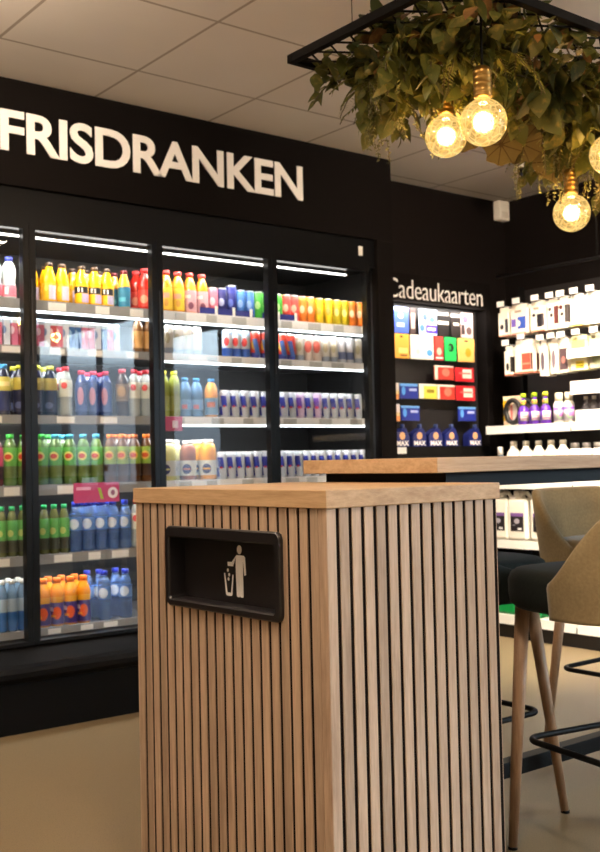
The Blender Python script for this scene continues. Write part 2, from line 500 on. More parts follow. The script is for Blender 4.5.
def make_stool(loc, rz, shell_mat, seat_mat, label, hb=.20, ft=.21, tp=.148, sw=.236):
    """front of the stool is local +Y"""
    st = tag(empty('bar_stool', loc, rz), label, 'bar stool', 'bar stools around the oak table')
    # seat cushion
    bm = bmesh.new()
    lev = [(.655, .80), (.660, .93), (.672, .985), (.700, 1.0), (.735, 1.0), (.752, .975), (.762, .92), (.767, .80), (.770, .5)]
    n = 44; rings = []
    for z, k in lev:
        rings.append([bm.verts.new((*[q * k for q in supere(2 * PI * i / n, sw, 3.0)], z)) for i in range(n)])
    for A, B in zip(rings, rings[1:]):
        for k in range(n):
            f = bm.faces.new((A[k], A[(k + 1) % n], B[(k + 1) % n], B[k])); f.smooth = True
    f = bm.faces.new(rings[0][::-1]); f = bm.faces.new(rings[-1])
    bm_obj('seat', bm, seat_mat, st)
    # wrap-around shell: outer and inner skins joined by a rounded rim
    bm = bmesh.new()
    m = 60; A0, A1 = math.radians(-8), math.radians(-172)
    cols = []
    for i in range(m + 1):
        a = A0 + (A1 - A0) * i / m
        px, py = supere(a, 1.0, 3.0)
        fw = py * .25
        t = min(1, max(0, (-.035 - fw) / .185)); t = .6 * t + .4 * t * t * (3 - 2 * t)
        top = .745 + hb * t
        lean = lambda z: 1 + .10 * max(0, z - .66) / .28
        colv = []
        zs = [.652, .662, .70, .70 + (top - .70) * .33, .70 + (top - .70) * .66, top - .012]
        th = .030
        for z in zs:
            colv.append((px * .262 * lean(z), py * .262 * lean(z), z))
        colv.append((px * (.262 * lean(top) - .006), py * (.262 * lean(top) - .006), top - .002))
        colv.append((px * (.262 * lean(top) - .015), py * (.262 * lean(top) - .015), top))
        colv.append((px * (.262 * lean(top) - .024), py * (.262 * lean(top) - .024), top - .003))
        for z in zs[::-1]:
            colv.append((px * (.262 * lean(z) - th), py * (.262 * lean(z) - th), z))
        cols.append([bm.verts.new(v) for v in colv])
    L = len(cols[0])
    for A, B in zip(cols, cols[1:]):
        for k in range(L):
            f = bm.faces.new((A[k], A[(k + 1) % L], B[(k + 1) % L], B[k])); f.smooth = True
    bm.faces.new(cols[0]); bm.faces.new(cols[-1][::-1])
    bmesh.ops.recalc_face_normals(bm, faces=bm.faces[:])
    sh = bm_obj('backrest_shell', bm, shell_mat, st)
    for sx in (-1, 1):
        for sy in (-1, 1):
            bm = bmesh.new()
            tube(bm, [(sx * tp, sy * tp, .665), (sx * ft, sy * ft, .006)], .0205, 16, r2=.0125)
            lg = bm_obj('leg', bm, LEGW, st)
            bm = bmesh.new(); lathe(bm, [(.0132, 0), (.0132, .008)], 14, (sx * (ft + .0005), sy * (ft + .0005), 0))
            bm_obj('foot_cap', bm, BLKMETAL, lg)
    bm = bmesh.new()
    pts = []
    hr, rr = tp + (ft - tp) * .56 - .014, .05
    for cx, cy, a in ((hr - rr, hr - rr, 0), (-hr + rr, hr - rr, 90), (-hr + rr, -hr + rr, 180), (hr - rr, -hr + rr, 270)):
        for k in range(8):
            t = math.radians(a + 90 * k / 7)
            pts.append((cx + rr * math.cos(t), cy + rr * math.sin(t), .30))
    tube(bm, pts, .0085, 12, closed=True)
    bm_obj('foot_ring', bm, BLKMETAL, st)
    return st
make_stool((2.404, 1.722, 0), math.radians(-10), OLIVE, TEAL, 'olive velvet bar stool seen from behind, nearest stool at the right edge', ft=.203, tp=.172, sw=.25)
make_stool((3.272, 2.298, 0), PI, OLIVE, OLIVE, 'olive velvet bar stool facing the camera on the far side of the table')
make_stool((2.374, 2.262, 0), -PI / 2, TEAL, TEAL, 'dark teal bar stool mostly hidden behind the oak litter bin', hb=.06)
# ------------------------------------------------------------------ lettering helper
def text_mesh(name, body, x0, x1, z0, z1, y, mat, parent=None, bold=0.0, depth=.004, face='-y', spacing=1.0, capfit=True, squash=None):
    """built-in font turned into a mesh and fitted to x0..x1 (or y0..y1), z0..z1"""
    cu = bpy.data.curves.new(name, 'FONT'); cu.body = body; cu.size = 1.0; cu.offset = bold; cu.extrude = .01
    cu.space_character = spacing; cu.resolution_u = 5
    o = bpy.data.objects.new('tmp_text', cu); COL.objects.link(o)
    dg = bpy.context.evaluated_depsgraph_get(); dg.update()
    me = bpy.data.meshes.new_from_object(o.evaluated_get(dg))
    COL.objects.unlink(o); bpy.data.objects.remove(o); bpy.data.curves.remove(cu)
    vs = me.vertices
    ax = [v.co.x for v in vs]; az = [v.co.y for v in vs]
    lx, hx, lz, hz = min(ax), max(ax), min(az), max(az)
    P = parent.location if parent and parent.parent is None else (parent.parent.location + parent.location if parent else Vector((0, 0, 0)))
    for v in vs:
        u = (v.co.x - lx) / (hx - lx); q = (v.co.y - lz) / (hz - lz); d = (v.co.z / .01 + 1) / 2
        if face == '-y':
            v.co = Vector((x0 + u * (x1 - x0), y - d * depth, z0 + q * (z1 - z0))) - Vector(P)
        else:                                            # facing -x, text runs along -y
            v.co = Vector((y - d * depth, x1 - u * (x1 - x0), z0 + q * (z1 - z0))) - Vector(P)
    me.materials.clear(); me.materials.append(mat)
    ob = bpy.data.objects.new(name, me); COL.objects.link(ob)
    if parent:
        ob.parent = parent
    return ob

# ------------------------------------------------------------------ cooler surround with the big word
YFA = 4.204
fa = tag(empty('sign_fascia', (2.3, YFA, 2.248)), 'black fascia board with large white letters above the drinks cooler', 'sign board')
FASC = plain('black_fascia_board', srgb(13, 9, 8), 0.8, spec=.1, var=0.05)
wbox('board', fa, [(0.2, XP, YFA, YFA + .03, 2.248, H - .001)], FASC)
text_mesh('lettering', 'FRISDRANKEN', 1.742, 3.345, 2.388, 2.566, YFA, LETTER, fa, bold=.021, depth=.006, spacing=0.95)
sp_ = tag(empty('end_panel', (3.905, YFA, 0)), 'black full height end panel right of the drinks cooler', 'panel')
wbox('panel', sp_, [(3.852, XP, YFA, YFA + .05, 0, 2.247), (3.937, XP, YFA + .05, 4.518, 0, 2.247)], FASC)

# ------------------------------------------------------------------ drinks cooler
XC0 = 0.52
ck = tag(empty('drinks_cooler', (2.2, 4.6, 0)), 'long black glass door drinks cooler filled with bottles and cans', 'fridge')
DEEP = plain('cooler_liner', srgb(17, 17, 18), 0.6)
wbox('carcass', ck, [(XC0, 3.936, 4.90, 4.97, .30, 2.20), (XC0, XC0 + .04, 4.26, 4.90, .30, 2.20), (3.905, 3.936, 4.26, 4.90, .30, 2.20),
                     (XC0, 3.936, 4.26, 4.97, 2.10, 2.246), (XC0, 3.936, 4.26, 4.97, .0, .325)], DEEP)
wbox('header', ck, [(XC0, 3.85, 4.225, 4.259, 2.10, 2.246)], BLKGLOSS)
bm = bmesh.new()                                           # base with bumper rail, swept along x
prof = [(4.26, 0), (4.075, 0), (4.075, .20), (4.06, .205), (4.045, .225), (4.045, .245), (4.06, .262), (4.10, .268), (4.215, .318), (4.26, .318)]
ends = []
for x in (XC0, 3.85):
    ends.append([bm.verts.new((x - 2.2, p[0] - 4.6, p[1])) for p in prof])
for k in range(len(prof)):
    bm.faces.new((ends[0][k], ends[0][(k + 1) % len(prof)], ends[1][(k + 1) % len(prof)], ends[1][k]))
bm.faces.new(ends[0][::-1]); bm.faces.new(ends[1])
bmesh.ops.recalc_face_normals(bm, faces=bm.faces[:])
bm_obj('base', bm, plain('cooler_base_black', srgb(9, 8, 8), .6, spec=.12), ck)
st_ = wbox('sticker', ck, [(3.735, 3.765, 4.2235, 4.2252, 2.155, 2.205)], PAPER)
st_['label'] = 'small white sticker on the black header'

DX = [(0.55, 1.206), (1.210, 1.863), (1.865, 2.485), (2.487, 3.143), (3.145, 3.795)]
for i, (x0, x1) in enumerate(DX):
    fr = wbox('door', ck, [(x0, x0 + .029, 4.205, 4.245, .322, 2.096), (x1 - .026, x1, 4.205, 4.245, .322, 2.096),
                           (x0 + .029, x1 - .026, 4.205, 4.245, 2.070, 2.096), (x0 + .029, x1 - .026, 4.205, 4.245, .322, .338)], BLKGLOSS)
    bm = bmesh.new(); box(bm, x0 + .027 - 2.2, x1 - .024 - 2.2, 4.222 - 4.6, 4.228 - 4.6, .336, 2.072)
    g = bm_obj('glass', bm, GLASS, fr)
    bm = bmesh.new(); box(bm, x0 + .006 - 2.2, x0 + .012 - 2.2, 4.199 - 4.6, 4.2045 - 4.6, 1.50, 1.86); bm_obj('handle', bm, plain('dark_grip', srgb(44, 44, 46), .4), fr)

SHZ = {1: 1.790, 2: 1.588, 3: 1.288, 4: 0.985, 5: 0.683, 6: 0.366}
SHT = {1: .044, 2: .034, 3: .036, 4: .044, 5: .040, 6: .030}
SHELFM = plain('cooler_shelf_wire_grey', srgb(96, 96, 98), 0.4)
EDGEG = plain('cooler_edge_grey', srgb(146, 146, 144), 0.45)
EDGEW = plain('cooler_edge_white', srgb(246, 247, 246), 0.4)
LEDM = emis('cooler_led', (1, 0.97, 0.90, 1), 7.0)
LEDS = emis('cooler_shelf_led', (0.93, 0.98, 1, 1), 5.0)
tagrng = random.Random(3)
for i, (x0, x1) in enumerate(DX):
    x0, x1 = x0 + .06, (x1 + .06 if i < 4 else 3.90)          # shelf bays lie a little deeper than the doors
    for s in range(1, 7):
        z = SHZ[s]
        sh = wbox('shelf', ck, [(x0 + .004, x1 - .004, 4.335, 4.86, z - .012, z)], SHELFM)
        white = i >= 3 and s <= 4
        bm = bmesh.new(); box(bm, x0 + .004 - 2.2, x1 - .004 - 2.2, 4.322 - 4.6, 4.334 - 4.6, z - SHT[s], z + .002)
        bm_obj('edge_strip', bm, EDGEW if white else EDGEG, sh)
        if i == 0:
            continue
        if s == 1 or (white and s <= 3):
            bm = bmesh.new(); box(bm, x0 + .01 - 2.2, x1 - .01 - 2.2, 4.323 - 4.6, 4.333 - 4.6, z - SHT[s] - .009, z - SHT[s] - .0005)
            bm_obj('shelf_light', bm, LEDS, sh)
        # price tickets slid into the edge strip
        k = x0 + .05 + tagrng.random() * .06
        while k < x1 - .12:
            w = tagrng.choice((.06, .07, .085))
            bm = bmesh.new(); box(bm, k - 2.2, k + w - 2.2, 4.3205 - 4.6, 4.3215 - 4.6, z - SHT[s] + .004, z - .004)
            bm_obj('price_ticket', bm, PAPER if not white else plain('grey_ticket', srgb(196, 198, 196), .6), sh)
            k += w + tagrng.uniform(.05, .16)
    if i:
        wbox('led_bar', ck, [(x0 - .03, x1 - .05 - (.16 if i == 4 else 0), 4.275, 4.285, 2.050, 2.057)], LEDM)

COOL = (0.95, 0.98, 1.0)
for i, (x0, x1) in enumerate(DX):
    if i == 0:
        continue
    xm = (x0 + x1) / 2
    area('cooler_top_lamp', (xm, 4.285, 2.040), (0, .55, -1), x1 - x0 - .08, .02, 3.3, (1, .95, .86))
    for s in range(1, 6):
        p = {1: 2.3, 2: 2.1, 3: 1.6, 4: 1.4, 5: 1.5}[s] * (1.35 if i >= 3 else 1.0)
        area('shelf_lamp', (xm, 4.345, SHZ[s] - .018), (0, .5, -1), x1 - x0 - .08, .012, p, COOL)

# ------------------------------------------------------------------ bottles and cans
def P_(*prof): return list(prof)
# profile, height, radius, body colour, label (z0,z1) or None, label material, cap (r,z0,z1,colour), description, category
def bottle_prof(kind, H_, R):
    if kind == 'carafe':
        return [(R * .86, 0), (R, .006), (R, H_ * .55), (R * .90, H_ * .66), (R * .62, H_ * .82), (R * .50, H_ * .89), (R * .50, H_ * .92)], R * .56, H_ * .90, H_
    if kind == 'juice':
        return [(R * .88, 0), (R, .006), (R, H_ * .56), (R * .97, H_ * .64), (R * .74, H_ * .78), (R * .52, H_ * .86), (R * .48, H_ * .91)], R * .60, H_ * .90, H_
    if kind == 'pet':
        return [(R * .80, 0), (R * .98, .008), (R, H_ * .16), (R * .93, H_ * .20), (R * .97, H_ * .40), (R, H_ * .62), (R * .92, H_ * .75), (R * .66, H_ * .86), (R * .46, H_ * .905), (R * .46, H_ * .925)], R * .53, H_ * .915, H_
    if kind == 'ribbed':
        pr = [(R * .82, 0), (R, .008)]
        for k in range(7):
            z = H_ * (.08 + .055 * k); pr += [(R, z), (R * .93, z + H_ * .018), (R, z + H_ * .036)]
        return pr + [(R, H_ * .66), (R * .90, H_ * .74), (R * .66, H_ * .85), (R * .44, H_ * .90), (R * .44, H_ * .92)], R * .52, H_ * .91, H_
    if kind == 'chunky':
        return [(R * .85, 0), (R, .008), (R, H_ * .50), (R * .96, H_ * .54), (R, H_ * .60), (R * .98, H_ * .76), (R * .80, H_ * .87), (R * .62, H_ * .91)], R * .66, H_ * .90, H_
    if kind == 'shaped':
        return [(R * .85, 0), (R, .008), (R, H_ * .25), (R * .86, H_ * .42), (R * .98, H_ * .58), (R, H_ * .68), (R * .8, H_ * .80), (R * .5, H_ * .88), (R * .45, H_ * .91)], R * .54, H_ * .89, H_
C = srgb
SILVER = plain('can_end_metal', (.75, .75, .76, 1), .3, 1.0)
def lab(nm, base, items=(), bands=(), rough=.3):
    return art('label_' + nm, base, list(items), 'u', rough, bands=list(bands))
def can_mat(nm, base, items=(), bands=()):
    return art('can_' + nm, base, list(items), 'u', .28, bands=list(bands), spec=.6)
def liquid(nm, col, rough=.12):
    return plain('drink_' + nm, col, rough, 0, .6, var=.05, scale=30)
def clearish(nm, col, a=.55):
    if nm in _mc: return _mc[nm]
    w = N(nm); b = w.bsdf(col, .08, 0, .6); t = w.n('ShaderNodeBsdfTransparent'); t.inputs[0].default_value = (.92, .96, 1, 1)
    ms = w.n('ShaderNodeMixShader'); ms.inputs[0].default_value = a
    w.l(t.outputs[0], ms.inputs[1]); w.l(b.outputs[0], ms.inputs[2]); w.l(ms.outputs[0], w.out.inputs['Surface'])
    _mc[nm] = w.m; return w.m
K = {}
def defbottle(key, shape, H_, R, body, label, lz, cap, desc):
    K[key] = dict(t='b', shape=shape, H=H_, R=R, body=body, label=label, lz=lz, cap=cap, desc=desc, cat='bottle')
def defcan(key, H_, R, mat, desc):
    K[key] = dict(t='c', H=H_, R=R, mat=mat, desc=desc, cat='can')
cap = lambda nm, c: plain('cap_' + nm, c, .35)
YB_ = C(250, 182, 20)
defbottle('milk', 'shaped', .185, .031, liquid('milk', C(226, 240, 244), .3), lab('milk', C(236, 130, 150), [('r', -.01, .006, .02, .05, C(250, 240, 240))]), (.010, .060), cap('blue', C(58, 74, 190)), 'white and pink milk bottle with blue cap')
defbottle('oj', 'carafe', .178, .0305, liquid('orange', YB_), lab('oj', C(240, 176, 30), [('r', .006, .031, .006, .075, C(206, 190, 204)), ('e', -.015, .002, .05, .075, C(255, 210, 90))]), (.012, .085), cap('dark', C(70, 52, 36)), 'orange juice bottle with dark cap')
defbottle('ojb', 'carafe', .178, .0305, liquid('orange', YB_), lab('ojb', C(246, 184, 26), [('r', -.03, .03, .052, .082, C(24, 24, 34)), ('r', -.012, -.004, .058, .078, C(240, 240, 244)), ('r', .006, .012, .056, .076, C(240, 240, 244)), ('r', .008, .031, .010, .05, C(190, 178, 206))]), (.010, .092), cap('dark', C(70, 52, 36)), 'orange juice bottle with black and white label')
defbottle('blue_juice', 'carafe', .178, .0295, liquid('goldjuice', C(214, 160, 40)), lab('bluej', C(44, 116, 146), [('r', -.02, .012, .03, .05, C(90, 170, 190))]), (.006, .098), cap('maroon', C(120, 40, 44)), 'yellow juice bottle with teal label')
defbottle('red_juice', 'juice', .198, .033, liquid('redj', C(188, 40, 30)), lab('redj', C(206, 60, 48), [('e', -.018, .018, .03, .07, C(232, 150, 120))]), (.015, .095), cap('red', C(206, 44, 48)), 'tall red juice bottle with red cap')
defbottle('peach', 'juice', .200, .0325, liquid('peach', C(232, 150, 40)), lab('peach', C(226, 188, 60), [('r', -.02, .02, .065, .09, C(236, 160, 140)), ('e', -.006, .016, .025, .06, C(206, 150, 70))]), (.010, .115), cap('redp', C(206, 66, 62)), 'yellow orange juice bottle with red cap')
defbottle('lilac', 'juice', .200, .0325, liquid('peach2', C(226, 140, 36)), lab('lilac', C(206, 158, 164), [('e', -.006, .02, .020, .055, C(120, 66, 92)), ('r', -.022, .006, .075, .09, C(240, 220, 210))]), (.008, .112), cap('redp', C(206, 66, 62)), 'orange juice bottle with lilac pink label')
def cm(nm, c, c2, item=None):
    return can_mat(nm, c, item or [('e', -.014, .014, .05, .09, c2)], [(.118, .2, tuple(min(1, v * 1.25) for v in c[:3]) + (1,))])
for nm, c, c2, ds in (('pinkcan', C(216, 116, 136), C(230, 190, 200), 'slim pink can'), ('navycan', C(26, 32, 96), C(160, 170, 200), 'slim navy blue can with grey disc'),
                      ('bluecan', C(62, 118, 196), C(120, 160, 214), 'slim bright blue can'), ('greencan', C(72, 176, 62), C(170, 220, 140), 'slim green can'),
                      ('redcan', C(224, 72, 66), C(244, 170, 150), 'slim coral red can'), ('orangecan', C(232, 128, 44), C(236, 190, 150), 'slim orange can'),
                      ('yellowcan', C(226, 190, 34), C(196, 160, 60), 'slim yellow can'), ('limecan', C(190, 172, 30), C(226, 214, 120), 'slim olive yellow can')):
    defcan(nm, .140, .0265, cm(nm, c, c2), ds)
defcan('tallnavy', .158, .029, cm('tallnavy', C(30, 40, 120), C(80, 100, 180)), 'taller navy blue can')
for nm, c, c2, ds in (('pinkpack', C(206, 110, 140), C(240, 214, 226), 'slim pink drink carton'), ('whitepack', C(214, 222, 236), C(120, 150, 200), 'slim white and blue drink carton'),
                      ('redpack', C(186, 50, 74), C(236, 190, 200), 'slim red drink carton'), ('bluepack', C(50, 98, 160), C(150, 190, 224), 'slim blue drink carton')):
    K[nm] = dict(t='p', H=.125, R=.0142, mat=art('carton_' + nm, c, [('e', -.01, .01, .05, .085, c2)], 'u', .4, bands=[(.098, .2, C(206, 224, 238))]), desc=ds, cat='carton')
defcan('tricolor', .138, .0262, can_mat('tricolor', C(206, 214, 226), [('e', -.016, .012, .055, .1, C(214, 60, 62))], [(0, .045, C(58, 96, 178)), (.11, .2, C(170, 200, 230))]), 'blue, white and red soda can')
defcan('multican', .138, .0262, can_mat('multican', C(206, 62, 44), [('e', -.018, .006, .045, .1, C(236, 196, 80)), ('r', .006, .03, .02, .1, C(66, 104, 176), .2)], [(0, .03, C(40, 48, 130))]), 'red and yellow soda can with blue stripe')
defcan('palecan', .138, .0262, can_mat('palecan', C(208, 206, 196), [('e', -.012, .014, .05, .1, C(176, 170, 140))], [(0, .03, C(150, 160, 176))]), 'pale silver drink can')
defcan('blushcan', .138, .0262, can_mat('blushcan', C(222, 206, 196), [('e', -.02, .018, .045, .11, C(224, 106, 92))]), 'white can with coral patch')
defcan('slatecan', .138, .0262, can_mat('slatecan', C(196, 200, 206), [('r', -.03, .03, .02, .06, C(96, 110, 150))]), 'white can with slate blue band')
EN = [('r', -.006, .022, .055, .108, C(36, 52, 158), .12), ('r', -.03, -.006, .012, .055, C(36, 52, 158), .12), ('e', -.007, .007, .051, .061, C(196, 44, 60))]
defcan('energy', .135, .0262, can_mat('energy', C(196, 204, 214), EN), 'silver and blue energy drink can')
defcan('violetcan', .135, .0262, can_mat('violet', C(212, 190, 222), [('r', -.006, .022, .055, .108, C(112, 70, 180), .12), ('r', -.03, -.006, .012, .055, C(70, 60, 190), .12), ('e', -.01, .01, .05, .064, C(220, 60, 110))]), 'silver can with violet panels')
defbottle('bluetop', 'pet', .220, .031, liquid('navy', C(30, 34, 56)), lab('bluetop', C(206, 190, 90), [('r', -.03, .03, .125, .145, C(240, 220, 150))], [(0, .105, C(30, 40, 84))]), (.02, .165), cap('sky', C(66, 150, 214)), 'navy bottle with yellow label and blue cap')
defbottle('isotea', 'pet', .220, .031, liquid('navy', C(30, 34, 56)), lab('isotea', C(178, 160, 70), [('e', -.018, .018, .03, .06, C(90, 100, 140))], [(0, .112, C(28, 34, 66))]), (.016, .165), cap('yellow', C(214, 214, 60)), 'navy and gold bottle with yellow cap')
defbottle('clearred', 'pet', .220, .0295, clearish('clear_drink', C(196, 206, 204), .6), lab('clearred', C(214, 218, 204), [('e', -.014, .014, .12, .15, C(206, 80, 80))]), (.085, .16), cap('crimson', C(206, 48, 66)), 'clear bottle with red cap')
defbottle('pinktop', 'pet', .205, .029, liquid('blueberry', C(46, 66, 118)), lab('pinktop', C(54, 80, 142), [('e', -.014, .014, .05, .13, C(196, 140, 160))]), (.02, .15), cap('pink', C(212, 60, 96)), 'blue bottle with pink red cap')
defbottle('darkcola', 'pet', .220, .031, liquid('cola', C(56, 44, 40)), lab('darkcola', C(120, 100, 70), [('e', -.02, .02, .09, .14, C(176, 140, 90))]), (.07, .15), cap('crimson', C(206, 48, 66)), 'dark brown bottle with tan label')
defbottle('amber', 'pet', .165, .027, liquid('amber', C(120, 84, 50)), lab('amber', C(196, 150, 90)), (.02, .10), cap('dark', C(70, 52, 36)), 'small amber bottle with tan label')
defbottle('limebottle', 'pet', .220, .0295, liquid('lime', C(150, 160, 70)), lab('lime', C(158, 166, 84)), (.03, .10), cap('yellow', C(214, 204, 50)), 'pale green bottle with yellow cap')
defbottle('water', 'ribbed', .190, .031, clearish('water_blue', C(112, 160, 206), .7), lab('water', C(120, 164, 206), [('r', -.012, .014, .04, .06, C(206, 120, 130))]), (.035, .085), cap('sky', C(96, 166, 214)), 'blue tinted water bottle with sky blue cap')
defbottle('orangeblue', 'pet', .190, .0325, liquid('orangeblue', C(224, 150, 54)), lab('orangeblue', C(112, 150, 176), [('r', -.02, .02, .05, .075, C(206, 110, 70))]), (.012, .095), cap('sky', C(96, 166, 214)), 'orange drink bottle with blue label and cap')
tea = lambda nm, c: lab(nm, c, [('e', -.022, .020, .105, .145, C(226, 214, 120)), ('e', -.016, .014, .114, .136, C(206, 70, 40))], [(0, .085, C(96, 116, 62))])
defbottle('greentea', 'pet', .222, .0305, liquid('gtea', C(92, 124, 64)), tea('gtea', C(96, 170, 62)), (.035, .165), cap('green', C(64, 196, 70)), 'iced tea bottle with green cap')
defbottle('bluetea', 'pet', .222, .0305, liquid('gtea', C(92, 124, 64)), tea('btea', C(90, 166, 70)), (.035, .165), cap('cyan', C(72, 170, 206)), 'iced tea bottle with blue cap')
defbottle('orangetea', 'pet', .222, .0305, liquid('otea', C(96, 62, 34)), lab('otea', C(140, 170, 60), [('e', -.022, .020, .105, .145, C(226, 190, 90)), ('e', -.016, .014, .114, .136, C(206, 80, 40))], [(0, .085, C(70, 48, 34))]), (.03, .165), cap('orange', C(226, 120, 40)), 'brown tea bottle with orange cap')
defbottle('pinktea', 'pet', .222, .0305, liquid('ptea', C(110, 40, 50)), lab('ptea', C(206, 60, 110), [], [(0, .085, C(60, 40, 50))]), (.03, .165), cap('coral', C(226, 90, 60)), 'brown iced tea bottle with pink label')
emb = lambda nm, c: lab(nm, C(206, 206, 196), [('e', -.024, .020, .030, .078, C(52, 58, 106)), ('r', -.02, .016, .050, .058, c)])
defbottle('lemonade', 'chunky', .196, .043, liquid('lemonade', C(224, 220, 150)), emb('lemonade', C(220, 220, 150)), (.022, .095), cap('white', C(232, 230, 220)), 'chunky pale lemonade bottle with white cap')
defbottle('browntea', 'chunky', .190, .040, liquid('browntea', C(150, 88, 62)), emb('browntea', C(190, 120, 90)), (.022, .095), cap('white', C(232, 230, 220)), 'chunky reddish brown bottle with white cap')
defbottle('orangeade', 'chunky', .196, .043, liquid('orangeade', C(240, 164, 26)), emb('orangeade', C(240, 180, 60)), (.022, .095), cap('white', C(232, 230, 220)), 'chunky orange juice bottle with white cap')
defbottle('greensoda', 'pet', .215, .0232, liquid('gsoda', C(90, 96, 56)), lab('gsoda', C(96, 168, 88), [('e', -.014, .012, .085, .115, C(190, 200, 120))], [(0, .07, C(60, 64, 50))]), (.02, .155), cap('emerald', C(40, 166, 96)), 'slim green soda bottle with green cap')
defbottle('bigwater', 'ribbed', .222, .0300, clearish('spring_water', C(84, 116, 172), .6), lab('bigwater', C(92, 134, 196), [('e', -.022, .020, .10, .146, C(206, 220, 236))]), (.095, .15), cap('royal', C(42, 60, 176)), 'blue water bottle with dark blue cap')
defbottle('sportwater', 'pet', .220, .0222, clearish('sport_water', C(110, 140, 166), .7), lab('sportwater', C(46, 96, 156), [], [(.085, .3, C(150, 170, 186))]), (.006, .14), cap('white', C(232, 230, 220)), 'blue label water bottle, white cap')
defbottle('orangesoda', 'shaped', .210, .0315, liquid('osoda', C(240, 150, 30)), lab('osoda', C(62, 46, 120), [('e', -.012, .024, .03, .085, C(226, 90, 40)), ('r', -.016, .012, .065, .082, C(230, 210, 220), .3), ('r', -.016, .014, .04, .05, C(240, 160, 40), .3)], [(.102, .3, C(246, 176, 30))]), (.006, .128), cap('orange2', C(244, 120, 34)), 'orange soda bottle with purple label')

def make_product(key):
    k = K[key]; R, H_ = k['R'], k['H']
    if k['t'] == 'b':
        prof, rc, zc, zt_ = bottle_prof(k['shape'], H_, R)
        nm = 'drink_bottle'
        bm = bmesh.new(); lathe(bm, prof, 18)
        root = bm_obj(nm, bm, k['body'])
        def rad(z):
            for (r0, a), (r1, b) in zip(prof, prof[1:]):
                if a <= z <= b and b > a:
                    return r0 + (r1 - r0) * (z - a) / (b - a)
            return R
        z0, z1 = k['lz']
        zs = [z0 + (z1 - z0) * i / 8 for i in range(9)]
        bm = bmesh.new(); lathe(bm, [(rad(z) + .0009 if k['shape'] != 'ribbed' else R + .0006, z) for z in zs], 18, capb=False, capt=False)
        bm_obj('label', bm, k['label'], root)
        bm = bmesh.new(); lathe(bm, [(rc, zc), (rc, zt_ - .002), (rc * .9, zt_)], 14)
        bm_obj('cap', bm, k['cap'], root)
        return root
    if k['t'] == 'c':
        bm = bmesh.new()
        lathe(bm, [(R * .80, 0), (R * .86, .004), (R, .012), (R, H_ - .014), (R * .86, H_ - .004)], 20)
        root = bm_obj('drink_can', bm, k['mat'])
        bm = bmesh.new(); lathe(bm, [(R * .87, H_ - .004), (R * .88, H_), (R * .80, H_), (R * .78, H_ - .003)], 18)
        bm_obj('lid', bm, SILVER, root)
        return root
    bm = bmesh.new(); box(bm, -R, R, -.02, .02, 0, H_ - .012, bevel=.002)
    vs = [bm.verts.new(p) for p in ((-R, -.02, H_ - .012), (R, -.02, H_ - .012), (R, .02, H_ - .012), (-R, .02, H_ - .012), (-R, 0, H_), (R, 0, H_))]
    for q in ((0, 1, 5, 4), (2, 3, 4, 5), (0, 4, 3), (1, 2, 5)):
        bm.faces.new([vs[i] for i in q])
    return bm_obj('drink_carton', bm, k['mat'])

proto = {}
def place_product(key, loc, label, group):
    if key not in proto:
        r = proto[key] = make_product(key)
    else:
        r = proto[key].copy(); COL.objects.link(r)
        for ch in list(proto[key].children):
            c = ch.copy(); COL.objects.link(c); c.parent = r
    r.location = loc
    tag(r, label, K[key]['cat'], group)
    return r

